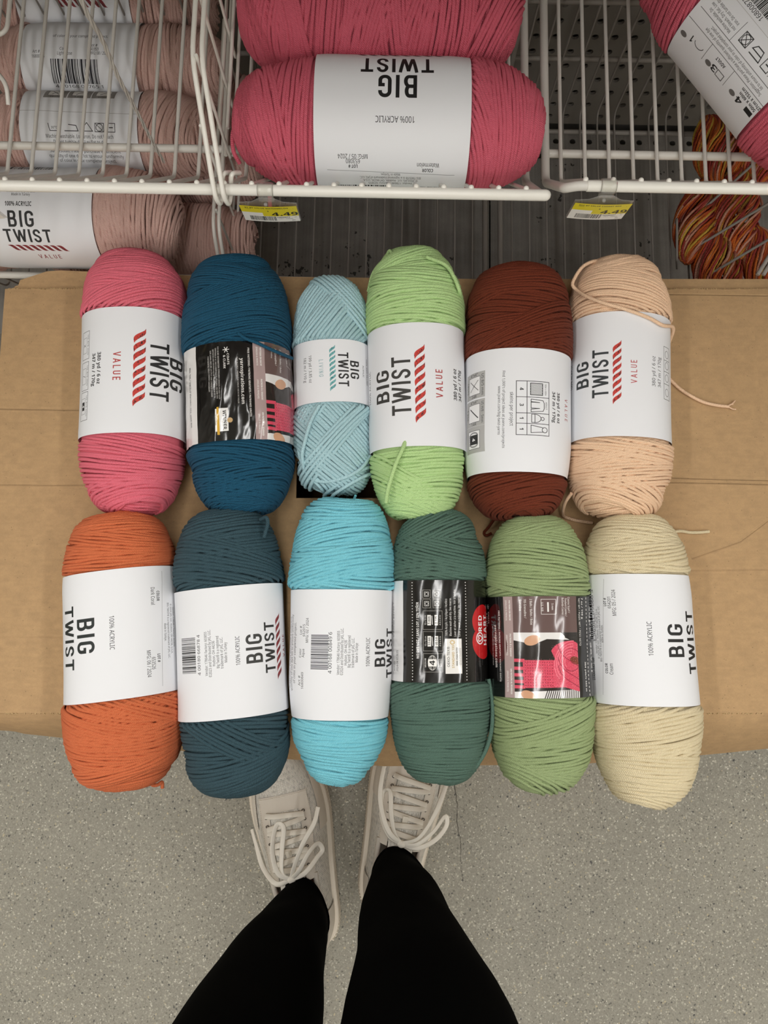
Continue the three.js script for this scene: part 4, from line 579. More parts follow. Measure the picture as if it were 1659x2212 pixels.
    T(c, 'COLOR', 32, 60, 3.2, 'L', { len: 9, bold: true }); T(c, 'Watermelon', 32, 55.4, 3.6, 'L', { len: 18 }); T(c, 'LOT #', -28, 57.4, 3, 'L', { len: 7.6, bold: true }); T(c, '653080', -28, 53, 3.6, 'L', { len: 11.5 }); T(c, 'MFG: 05 / 2024', -28, 49.2, 3.4, 'L', { len: 24 }); stroke(c, [[-49, 61], [54, 64.5]], 0.35, '#777');
    NEWVENDOR.slice().reverse().forEach((s, i) => T(c, s, 2, 65 + i * 3.6, 2.6, 'L', { len: [16, 50, 45, 36][i], col: '#444' })); bars(c, -42, 79, 45, 14, 71, '#161616'); T(c, 'STANDARD 100', 37, 82, 4, 'L', { len: 20, bold: true });
  },
  cherry(c) { // the slanting skein; x along the axis from its upper end, y across
    c.translate(0, 33); c.scale(0.82, 0.82); bars(c, -33, -31, 33, 22, 91, '#161616'); T(c, '16800872', -18, -6, 4.2, 'L', { len: 28 }); T(c, '1 96981', -22, -35, 4.4, 'L', { len: 30 }); T(c, 'HOHENSTEIN HTTI', 40, -20, 3, 'U', { len: 26, bold: true }); T(c, 'MTR.77775', 45, -20, 3, 'U', { len: 17, bold: true }); c.fillStyle = '#157564'; c.beginPath(); c.moveTo(38, -2); c.bezierCurveTo(48, -14, 60, -8, 60, 0); c.bezierCurveTo(60, 6, 52, 9, 46, 7); c.closePath(); c.fill(); T(c, 'OEKO', 51, -3, 3, 'L', { len: 10, col: '#f2efe9', bold: true }); T(c, 'TEX', 52, 2, 3, 'L', { len: 8, col: '#f2efe9', bold: true });
    stroke(c, [[-60, -1], [60, -1]], 0.25, '#a8a29c');
    ['Machine washable. Do', 'not bleach. Dry flat. Low', 'iron. Do not tumble dry'].forEach((s, i) => T(c, s, -32, 18 - i * 4.2, 2.6, 'L', { len: [30, 34, 32][i] })); stroke(c, [[-55, 22], [56, 22]], 0.4); stroke(c, [[-12, 22], [-12, 3]], 0.4);
    frame(c, -1, 12, 10, 9, 0.7, '#222'); c.strokeStyle = '#222'; c.lineWidth = 0.6; c.beginPath(); c.arc(-1, 12, 4, 0, 7); c.stroke(); stroke(c, [[-6, 7.5], [4, 16.5]], 0.6, '#222'); stroke(c, [[-6, 16.5], [4, 7.5]], 0.6, '#222'); stroke(c, [[9, 16], [23, 16], [20, 8], [12, 8], [9, 12], [22, 12]], 0.8, '#222'); frame(c, 31, 12, 9, 9, 0.7, '#222'); stroke(c, [[29, 12], [33, 12]], 1, '#222'); c.fillStyle = '#1a1a1a'; c.beginPath(); c.moveTo(39, 8); c.lineTo(49, 8); c.lineTo(44, 17); c.fill(); stroke(c, [[38, 17], [50, 8]], 0.4, '#222'); stroke(c, [[54, 17], [56, 8], [67, 8], [69, 17], [66, 15.5], [63, 17], [60, 15.5], [57, 17], [54, 17]], 0.7, '#222'); T(c, '30°C', 61.5, 12, 3.4, 'L', { len: 9 });
    T(c, 'lot to ensure uniformity of color in your completed project.', 5, 26, 2.5, 'L', { len: 78 }); T(c, 'Suggestion: Please purchase a sufficient quantity of one dye', 5, 30, 2.5, 'L', { len: 84 }); stroke(c, [[-58, 34], [62, 34]], 0.4);
    for (const x of [-22, 12]) stroke(c, [[x, 34], [x, 52]], 0.4); T(c, '127cm x 152cm', 44, 38, 3, 'L', { len: 30, bold: true }); T(c, '50in x 60in', 42, 42.5, 3, 'L', { len: 24, bold: true }); T(c, '4', 34, 49, 6.5, 'L', { bold: true, len: 8 }); T(c, 'ADULT', -4, 39, 3, 'L', { len: 13, bold: true }); T(c, '3', -6, 48, 6.5, 'L', { bold: true, len: 8 }); T(c, '1', -42, 46, 6.5, 'L', { bold: true, len: 4 }); c.fillStyle = '#6d6a68'; for (const x of [24, -14, -52]) { c.beginPath(); c.ellipse(x, 49, 4, 2.6, 0, 0, 7); c.fill(); } fillR(c, 44, 46, 54, 51, '#1a1a1a'); frame(c, 3, 48, 9, 6, 0.6, '#222'); c.beginPath(); c.ellipse(-32, 44, 6, 4, 0, 0, 3.1); c.stroke();
  },
  rose1(c) { logo(c, 'TWIST', -6, 13, 14, 'R', 48, { col: '#26262a' }); logo(c, 'BIG', -6, -6, 14, 'R', 27, { col: '#26262a' }); rope(c, -12, 30, 7, 58, { vertical: false, col: '#8c2a30' }); },
  rose2(c) { T(c, 'of color in your completed project.', -20, -6, 3, 'R', { len: 58 }); T(c, 'Art #', -65, 11, 3, 'R', { len: 8 }); T(c, '16800765', -63, 15.6, 3, 'R', { len: 14 }); T(c, 'Color', -36, 8, 3, 'R', { len: 9 }); T(c, 'Light Rose', -35, 12.5, 3, 'R', { len: 16 }); T(c, 'Lot #', -5, 4, 3, 'R', { len: 8 }); T(c, '650353', -5, 8, 3, 'R', { len: 11 }); T(c, 'MFG: 08 / 2023', 1, 12, 3, 'R', { len: 20 }); bars(c, -50, 18, 49, 22, 51, '#1c1c24'); T(c, '4 00168 00765 1', -23, 42.5, 3, 'R', { len: 52 }); },
  rose3(c) {
    for (const [x, k] of [[-36, 'x'], [-11, '/'], [14, '4']]) { fillR(c, x - 12, -33, x + 12, -17, '#8e8a86'); fillR(c, x - 8, -31, x + 7, -21, '#e6e3df'); frame(c, x - 0.5, -26, 15, 10); stroke(c, [[x - 4, -23], [x + 3, -29]], 0.8, '#222'); if (k === 'x') stroke(c, [[x - 4, -29], [x + 3, -23]], 0.8, '#222'); T(c, k === 'x' ? '18STS' : k === '/' ? '13SC' : 'MEDIUM', x, -18.8, 2.4, 'R', { len: 11 }); } stroke(c, [[-72, -1], [60, 2]], 0.35, '#9a9692');
    c.save(); c.translate(-9, 6); stroke(c, [[-31, 6], [-29, 13], [-20, 13], [-18, 6]], 0.6, '#222'); T(c, '30°C', -24.5, 10, 2.4, 'R', { len: 7 }); stroke(c, [[-14, 13], [0, 13], [-2, 8], [-10, 7]], 0.7, '#222'); stroke(c, [[3, 13], [9, 5], [15, 13], [3, 13]], 0.6, '#222'); frame(c, 22, 9.5, 9, 8, 0.6); c.beginPath(); c.arc(22, 9.5, 3.4, 0, 7); c.stroke(); stroke(c, [[18, 6], [26, 13]], 0.5); frame(c, 34, 9.5, 8, 8, 0.6); stroke(c, [[32, 9.5], [36, 9.5]], 0.9); c.restore(); T(c, 'Machine washable. Low Iron. Do not bleach', -8, 24, 3.2, 'R', { len: 70 }); T(c, 'Do not tumble dry. Lay flat to dry.', -8, 29, 3.2, 'R', { len: 56 });
    ['Suggestion: Please purchase a sufficient', 'quantity of one dye lot to ensure uniformity', 'of color in your completed project.'].forEach((s, i) => T(c, s, -5, 37 + i * 5, 3.3, 'R', { len: [74, 78, 60][i] })); },
  rose4(c) { T(c, 'Light Rose', -20, -51, 3, 'R', { len: 18 }); bars(c, -42, -48, 48, 14, 37, '#16161c'); VENDOR23.forEach((s, i) => T(c, s, -22, -17 + i * 3.4, 2.6, 'R', { len: [40, 42, 24, 31, 29, 19][i], col: '#333' })); T(c, '100% ACRYLIC', -24, 9.5, 4.4, 'R', { len: 27, bold: true }); logo(c, 'BIG', -22, 23.6, 15, 'R', 26); logo(c, 'TWIST', -18, 39.4, 12.5, 'R', 48); rope(c, -11, 52, 6.5, 62, { vertical: false, col: '#8c2a30' }); logo(c, 'VALUE', -4, 63.5, 6, 'R', 23, { col: '#8c3a40', weight: 0.13, gap: 0.4 }); },
};

// ------------------------------------------------------------------ the twelve skeins on the carton
const Y0 = TOP + 0.0005, BACKROW = 'skeins in the back row on the carton', FRONTROW = 'skeins in the front row on the carton';
const onBox = (x, z, yaw, o) => skein({ pos: [x, Y0, z], yaw: -yaw * R, ...o });
onBox(-0.2443, -0.2269, -1.48, { label: 'coral pink skein with white logo label, leftmost in the back row', group: BACKROW, color: 0xf27688, a: 0.0485, b: 0.0431, L: 0.1285, pT: 4, pB: 3.4, l0: -0.0591, l1: 0.0615, w: 0.0031, seed: 101, tilt: 7, flip: 1.6, spread: 26, art: ART.pink });
onBox(-0.141, -0.2232, -3.58, { label: 'deep teal blue skein with shiny black scarf label in the back row', group: BACKROW, color: 0x02506e, a: 0.051, b: 0.0453, L: 0.1268, pT: 3.4, pB: 3.2, l0: -0.0272, l1: 0.0654, w: 0.0025, seed: 102, tilt: 3, spread: 16, art: ART.teal, band: { wrinkle: 1, gloss: true },
  tails: [[[[0.0092, 0.0475, -0.034], [0.0153, 0.0478, -0.0287], [0.0254, 0.0453, -0.0247], [0.0351, 0.0405, -0.0205], [0.0446, 0.0322, -0.0181], [0.0535, 0.0092, -0.0209]], 0.0016, 40]] });
onBox(-0.0513, -0.2258, -2.02, { label: 'small pale blue skein with narrow white label, slimmest in the back row', group: BACKROW, color: 0xbadee5, a: 0.0372, b: 0.0334, L: 0.1068, pT: 3.6, pB: 4, l0: -0.036, l1: 0.0256, w: 0.0033, seed: 103, wander: 0.12, lump: 0.001, tilt: -55, flip: -0.85, spread: 0, art: ART.ltblue,
  bundles: [[0.02, 10, 50, 0.9], [0.06, 8, -52, 0.7], [0.21, 9, 42, 0.8], [0.19, 6, -48, 1.0], [0.245, 3, -28, 1.4]],
  tails: [[[[-0.0328, -0.0089, 0.0296], [-0.0385, 0.0011, 0.0369], [-0.0392, 0.0051, 0.0466], [-0.0353, 0.0151, 0.0557], [-0.0298, 0.0211, 0.0798], [-0.0217, 0.0201, 0.095], [-0.0094, 0.0231, 0.1], [0.0093, 0.0277, 0.098], [0.0245, 0.0248, 0.0903], [0.0356, 0.0111, 0.0741]], 0.0018, 70], [[[-0.0104, 0.0356, 0.029], [-0.0188, 0.0345, 0.0438], [-0.0246, 0.0322, 0.0608], [-0.0283, 0.0292, 0.0759], [-0.0249, 0.0131, 0.0948], [-0.0151, 0.0031, 0.1044], [0.003, 0.0031, 0.1067], [0.0233, 0.0031, 0.0989], [0.0324, 0.0031, 0.0834]], 0.0018, 70]] });
onBox(0.0318, -0.2257, -0.91, { label: 'lime green skein with white logo label in the back row', group: BACKROW, color: 0xc6e8a0, a: 0.0468, b: 0.0416, L: 0.133, pT: 3.6, pB: 3.2, l0: -0.0461, l1: 0.0717, w: 0.0032, seed: 104, tilt: -9, flip: 0.5, spread: 22, art: ART.lime,
  tails: [[[[-0.013, 0.0385, 0.066], [-0.0156, 0.042, 0.0735], [-0.022, 0.0424, 0.0873], [-0.0264, 0.0407, 0.0997], [-0.03, 0.0379, 0.1112], [-0.0319, 0.0309, 0.1217]], 0.0019, 40], [[[-0.025, 0.0129, -0.1219], [-0.0259, 0.0149, -0.1287], [-0.0241, 0.0179, -0.1301], [-0.0205, 0.0199, -0.1252], [-0.0105, 0.0229, -0.1226]], 0.0017, 30], [[[-0.025, 0.0179, -0.1234], [-0.0334, 0.0159, -0.1182], [-0.0409, 0.0119, -0.1092], [-0.0459, 0.0029, -0.095]], 0.0019, 30], [[[0.0102, 0.037, -0.1138], [0.0294, 0.0322, -0.1069], [0.0372, 0.0327, -0.0937], [0.0413, 0.0309, -0.0832], [0.0456, 0.0129, -0.0795]], 0.0019, 40]] });
onBox(0.1297, -0.2159, 1.74, { label: 'rusty brown skein whose white label shows project icons', group: BACKROW, color: 0x712a0a, a: 0.0502, b: 0.0445, L: 0.1235, pT: 4, pB: 3.4, l0: -0.0289, l1: 0.0867, w: 0.0027, seed: 105, tilt: 5, flip: 1.2, spread: 24, art: ART.brown, tails: [[[[-0.0154, -0.03, 0.1194], [-0.0204, -0.04, 0.1279], [-0.0247, -0.0425, 0.1339], [-0.0227, -0.0415, 0.1363], [-0.0173, -0.0425, 0.1338]], 0.0014, 30]] });
onBox(0.2295, -0.2207, 2.52, { label: 'pale peach skein with a loose end trailing onto the cardboard', group: BACKROW, color: 0xffd8b4, a: 0.0474, b: 0.0421, L: 0.127, pT: 4, pB: 3.8, l0: -0.0615, l1: 0.0584, w: 0.003, seed: 106, tilt: -7, flip: 1.3, spread: 20, art: ART.peach,
  tails: [[[[-0.0091, 0.0104, -0.116], [-0.0185, 0.0144, -0.1225], [-0.029, 0.0224, -0.1205], [-0.0414, 0.0254, -0.1132], [-0.0484, 0.0234, -0.1033], [-0.051, 0.0224, -0.0947], [-0.0475, 0.0235, -0.0895], [-0.0405, 0.0335, -0.0787], [-0.0277, 0.0422, -0.0692], [-0.0118, 0.0449, -0.0637], [0.0031, 0.0449, -0.0592], [0.0166, 0.0435, -0.0549], [0.0288, 0.0398, -0.0506], [0.0459, 0.0224, -0.0558], [0.0515, -0.0026, -0.0505], [0.0525, -0.0226, -0.0425], [0.0582, -0.0366, -0.0325], [0.0677, -0.0401, -0.0245], [0.0774, -0.0403, -0.0156], [0.0893, -0.0403, -0.0082], [0.1012, -0.0403, -0.0028], [0.1155, -0.0403, 0], [0.1269, -0.0403, 0.0008]], 0.0017, 150], [[[0.126, -0.0403, 0.0005], [0.1305, -0.0403, 0.003], [0.1345, -0.0409, 0.0031]], 0.0008, 12], [[[0.1255, -0.0403, 0.0006], [0.1303, -0.0396, -0.0024], [0.1336, -0.0406, -0.0058]], 0.0008, 12], [[[0.1255, -0.0403, 0.0006], [0.1283, -0.0396, -0.0014], [0.1316, -0.0406, -0.0018]], 0.0007, 12], [[[-0.0452, 0.0024, 0.1063], [-0.0483, -0.0076, 0.1129], [-0.0462, -0.0276, 0.1212], [-0.041, -0.0396, 0.1233], [-0.0297, -0.0403, 0.1263], [-0.013, -0.0403, 0.1283]], 0.0017, 40]] });
onBox(-0.242, 0.0297, -4.17, { label: 'burnt orange skein, leftmost in the front row, label reads Dark Coral', group: FRONTROW, color: 0xe07648, a: 0.0507, b: 0.045, L: 0.1238, pT: 3.6, pB: 3.6, l0: -0.0699, l1: 0.043, w: 0.003, seed: 107, tilt: 4, flip: -1.4, spread: 20, art: ART.orange, band: { skew: -0.05 }, tails: [[[[0.0168, -0.0055, 0.1206], [0.0209, -0.0085, 0.1258], [0.0246, -0.0105, 0.1262], [0.0276, -0.0135, 0.1248], [0.0273, -0.0155, 0.1303]], 0.0017, 24]] });
onBox(-0.1418, 0.0288, -3.95, { label: 'dark slate teal skein with plain white barcode label in the front row', group: FRONTROW, color: 0x34515b, a: 0.0489, b: 0.0434, L: 0.1272, pT: 3.4, pB: 3.6, l0: -0.0544, l1: 0.0599, w: 0.0034, seed: 108, tilt: -12, flip: -0.3, spread: 20, art: ART.dteal, band: { skew: -0.03 }, tails: [[[[0.0358, 0.0231, -0.1149], [0.0424, 0.0301, -0.1153], [0.0435, 0.031, -0.1103], [0.0414, 0.0336, -0.1016], [0.0398, 0.0344, -0.0964]], 0.0018, 24]] });
onBox(-0.0398, 0.0198, 0.4, { label: 'bright aqua skein with white barcode label in the front row', group: FRONTROW, color: 0x86d8e8, a: 0.0471, b: 0.0419, L: 0.1288, pT: 3.6, pB: 2.5, l0: -0.0433, l1: 0.0704, w: 0.0032, seed: 109, tilt: 5, flip: 2, spread: 26, art: ART.aqua, tails: [[[[0.007, -0.0026, -0.126], [0.0104, 0.0036, -0.1306], [0.0118, 0.0066, -0.1336]], 0.0013, 12], [[[0.035, 0.022, -0.046], [0.0435, 0.019, -0.0445], [0.049, 0.012, -0.047]], 0.0018, 14]] });
onBox(0.0516, 0.0251, -0.11, { label: 'forest green skein with shiny black red-logo label in the front row', group: FRONTROW, color: 0x587668, a: 0.0443, b: 0.0393, L: 0.1233, pT: 3.2, pB: 3.2, l0: -0.0571, l1: 0.033, w: 0.0029, seed: 110, tilt: 4, flip: 2.4, spread: 18, art: ART.hunter, band: { gloss: true, wrinkle: 0.35 }, tails: [[[[0.0435, 0.017, 0.0317], [0.0458, 0.0185, 0.0462], [0.0462, 0.0185, 0.0627], [0.0442, 0.0192, 0.0792], [0.0385, 0.0192, 0.0954], [0.0288, 0.0172, 0.1098], [0.0167, 0.0112, 0.1201], [0.0067, 0.0042, 0.1258], [-0.0005, -0.0048, 0.1255]], 0.0019, 60]] });
onBox(0.1437, 0.0313, -0.23, { label: 'sage green skein with glossy label picturing a coral scarf', group: FRONTROW, color: 0xa2b480, a: 0.0475, b: 0.0422, L: 0.1233, pT: 3.2, pB: 3, l0: -0.0487, l1: 0.0396, w: 0.003, seed: 111, tilt: -5, flip: -1.6, spread: 24, art: ART.sage, band: { gloss: true, wrinkle: 0.3 }, tails: [[[[0.0044, 0.0063, -0.1193], [0.0162, 0.0123, -0.1203], [0.0266, 0.0113, -0.116], [0.0319, 0.0063, -0.1123]], 0.0014, 24]] });
onBox(0.2381, 0.0362, -0.99, { label: 'cream skein, rightmost in the front row, hanging over the carton edge', group: FRONTROW, color: 0xecdcb6, a: 0.0478, b: 0.0425, L: 0.1308, pT: 3.2, pB: 2.8, l0: -0.0733, l1: 0.0417, w: 0.0035, seed: 112, tilt: 8, flip: -0.8, spread: 16, art: ART.cream, band: { skew: 0.03 }, tails: [[[[0.0472, -0.033, -0.1173], [0.0629, -0.0405, -0.1201], [0.0725, -0.041, -0.1186], [0.0828, -0.041, -0.1185], [0.0922, -0.041, -0.1192]], 0.0016, 24]] });

// ------------------------------------------------------------------ skeins on the shelves
const shelfPos = (x, y, z) => { const v = V(x, y, z).applyAxisAngle(V(0, 1, 0), YAW); return [v.x, v.y, v.z]; };
const onShelf = (x, y, z, o) => skein({ pos: shelfPos(x, y, z), yaw: YAW + Math.PI / 2 + (o.turn || 0), paperOpts: { turn: 1 }, ...o });
onShelf(-0.0037, 0.5492, -0.405, { label: 'watermelon pink skein lying against the front rail, label upside down', color: 0xe0667a, a: 0.05, b: 0.044, L: 0.1245, pT: 3, pB: 3, l0: -0.0585, l1: 0.064, w: 0.0032, seed: 201, tilt: 4, spread: 18, low: -0.9, art: ART.watermelon, band: { half: 0.12 }, tails: [[[[0.0, -0.01, -0.12], [-0.005, 0.0, -0.1285], [-0.024, -0.002, -0.129], [-0.03, -0.01, -0.125]], 0.0018, 30], [[[-0.045, -0.02, -0.1], [-0.05, -0.03, -0.102], [-0.054, -0.045, -0.103]], 0.0018, 16]] });
onShelf(-0.0125, 0.5492, -0.514, { label: 'watermelon pink skein without label, behind the one at the rail', color: 0xe0667a, a: 0.056, b: 0.046, L: 0.117, pT: 3.6, pB: 3.6, w: 0.0032, seed: 202, tilt: 5, spread: 26, low: -0.9 });
skein({ pos: [...shelfPos(0.301, 0.56, -0.477)], yaw: 37.4 * R, pitch: 4 * R, label: 'watermelon pink skein lying slantwise at the top right corner', color: 0xe0667a, a: 0.0535, b: 0.048, L: 0.122, pT: 3.2, pB: 3, l0: -0.0485, l1: 0.0465, w: 0.0032, seed: 203, tilt: 6, spread: 20, low: -0.9, art: ART.cherry, band: { half: 0.11 }, paperOpts: { turn: 1 } });
const ROSE = 0xe8c0b4;
onShelf(-0.325, 0.378, -0.672, { label: 'light rose skein farthest back under the wires, striped rope logo showing', color: ROSE, a: 0.0418, b: 0.041, L: 0.125, l0: -0.083, l1: 0.04, w: 0.0035, seed: 301, tilt: 5, spread: 18, low: -0.7, art: ART.rose1, band: { half: 0.11 } });
onShelf(-0.31, 0.378, -0.59, { label: 'light rose skein under the wires with a barcode label', color: ROSE, a: 0.0418, b: 0.041, L: 0.125, l0: -0.083, l1: 0.039, w: 0.0035, seed: 302, tilt: -5, spread: 20, low: -0.7, art: ART.rose2, band: { half: 0.11, skew: 0.04 } });
onShelf(-0.3155, 0.378, -0.508, { label: 'light rose skein under the wires with washing symbols on its label', color: ROSE, a: 0.042, b: 0.042, L: 0.123, l0: -0.07, l1: 0.052, w: 0.0035, seed: 303, tilt: 4, spread: 20, low: -0.7, art: ART.rose3, band: { half: 0.11 } });
onShelf(-0.351, 0.3745, -0.4125, { label: 'light rose skein sticking out under the front rail, logo label to the front', color: ROSE, a: 0.0485, b: 0.0465, L: 0.124, l0: -0.072, l1: 0.05, w: 0.0035, seed: 304, tilt: -3, spread: 14, low: -0.8, art: ART.rose4, band: { half: 0.11 } });
[[-0.287, -0.432, 0.3], [-0.285, -0.5265, 0.302], [-0.275, -0.605, 0.302]].forEach(([x, z], i) => onShelf(x, 0.3025, z, { label: ['light rose skein of the lower layer nearest the carton', 'light rose skein in the middle of the lower layer', 'light rose skein at the back of the lower layer'][i], color: ROSE, a: 0.0405, b: 0.036, L: 0.126, w: 0.0035, seed: 310 + i, tilt: [8, -6, 10][i], spread: 20, low: -0.5 }));
onShelf(-0.545, 0.3025, -0.44, { label: 'light rose skein at the left edge of the lower layer', color: ROSE, a: 0.044, b: 0.036, L: 0.12, w: 0.0035, seed: 315, tilt: 4, spread: 20, low: -0.5 });

// variegated hanks in the lower right basket
const hankMat = new THREE.MeshPhysicalMaterial({ vertexColors: true, bumpMap: plyTile, bumpScale: 0.0008, roughness: 0.85, sheen: 0.2 });
const HC = [0xd9762c, 0xc2552a, 0xe2b94a, 0xb8453c, 0xe0a58c, 0xd8661f, 0xa33a30].map((c) => new THREE.Color(c));
function hank(label, x, y, z, yaw, len, rad, seed, pitch = 0) {
  const t = thing('yarn_hank', label, 'yarn hank', 'variegated hanks in the lower basket', shelfPos(x, y, z), yaw); t.rotation.order = 'YXZ'; t.rotation.x = pitch;
  const rr = rng(seed), gs = [];
  for (let i = 0; i < 90; i++) {
    const th = rr() * 6.283, rk = Math.sqrt(0.35 + 0.65 * rr()), ph = rr() * 7, pts = [];
    for (let k = 0; k <= 30; k++) { const u = k / 30 * 2 - 1, r = rad * rk * (0.72 + 0.36 * Math.cos(u * 2.2)) * Math.sqrt(Math.max(0.02, 1 - Math.pow(Math.abs(u), 6))), a = th + u * 1.7 + 0.3 * (vnoise(u * 2 + ph, i) - 0.5); pts.push(V(r * Math.cos(a), rad * 0.95 + r * Math.sin(a) * 0.9, u * len + 0.006 * (rr() - 0.5) * 0.2)); }
    const g = sweep(pts, 0.0015, { sides: 5, caps: false }), n = g.attributes.position.count, col = []; const c0 = rr() * 7;
    for (let k = 0; k < n; k++) { const u = Math.floor(k / 6) / 30, q = (c0 + u * 2.6 + seed) % 7, a = HC[Math.floor(q) % 7], b = HC[(Math.floor(q) + 1) % 7], f = sstep(0.3, 0.7, q - Math.floor(q)); col.push(a.r + (b.r - a.r) * f, a.g + (b.g - a.g) * f, a.b + (b.b - a.b) * f); }
    g.setAttribute('color', new THREE.Float32BufferAttribute(col, 3)); gs.push(g);
  }
  part('yarn', mergeGeometries(gs), hankMat, t);
}
hank('orange and yellow twisted hank nearest the carton edge', 0.388, 0.303, -0.415, 0.15, 0.05, 0.026, 1);
hank('orange twisted hank lying along the left side of the basket', 0.366, 0.303, -0.478, -0.25, 0.055, 0.023, 2);
hank('rust and cream twisted hank in the middle of the basket', 0.412, 0.303, -0.485, -0.1, 0.06, 0.028, 3);
hank('yellow twisted hank at the right edge of the basket', 0.447, 0.303, -0.42, 0.3, 0.055, 0.025, 5);
hank('orange twisted hank partly behind the slanting skein', 0.395, 0.303, -0.565, 0.2, 0.05, 0.026, 6);
hank('orange twisted hank at the back right of the basket', 0.448, 0.303, -0.57, -0.2, 0.055, 0.026, 7);
{ // twine hanging in front of the left shelf
  const t = thing('twine', 'frayed grey white twine hanging slantwise over the left wires', 'twine', null, shelfPos(-0.206, 0.565, -0.395));
  const P = [[-0.209, 0.75, -0.4135], [-0.2085, 0.715, -0.4], [-0.2065, 0.69, -0.3985], [-0.2055, 0.66, -0.3935], [-0.2025, 0.63, -0.39], [-0.2, 0.6, -0.3865], [-0.197, 0.57, -0.3835]].map((p) => { const q = shelfPos(...p), b = t.position; return [q[0] - b.x, q[1] - b.y, q[2] - b.z]; });
  const c = smooth(P, 70), mk = (k) => c.map((p, i) => p.clone().add(V(Math.cos(i * 0.55 + k) * 0.0009, 0, Math.sin(i * 0.55 + k) * 0.0009)));
  for (let k = 0; k < 3; k++) part('ply', sweep(mk(k * 2.094), 0.0011, { sides: 6, taper: (u) => 1 - 0.55 * u }), std(0xb6b0a8, 0.9), t);
}

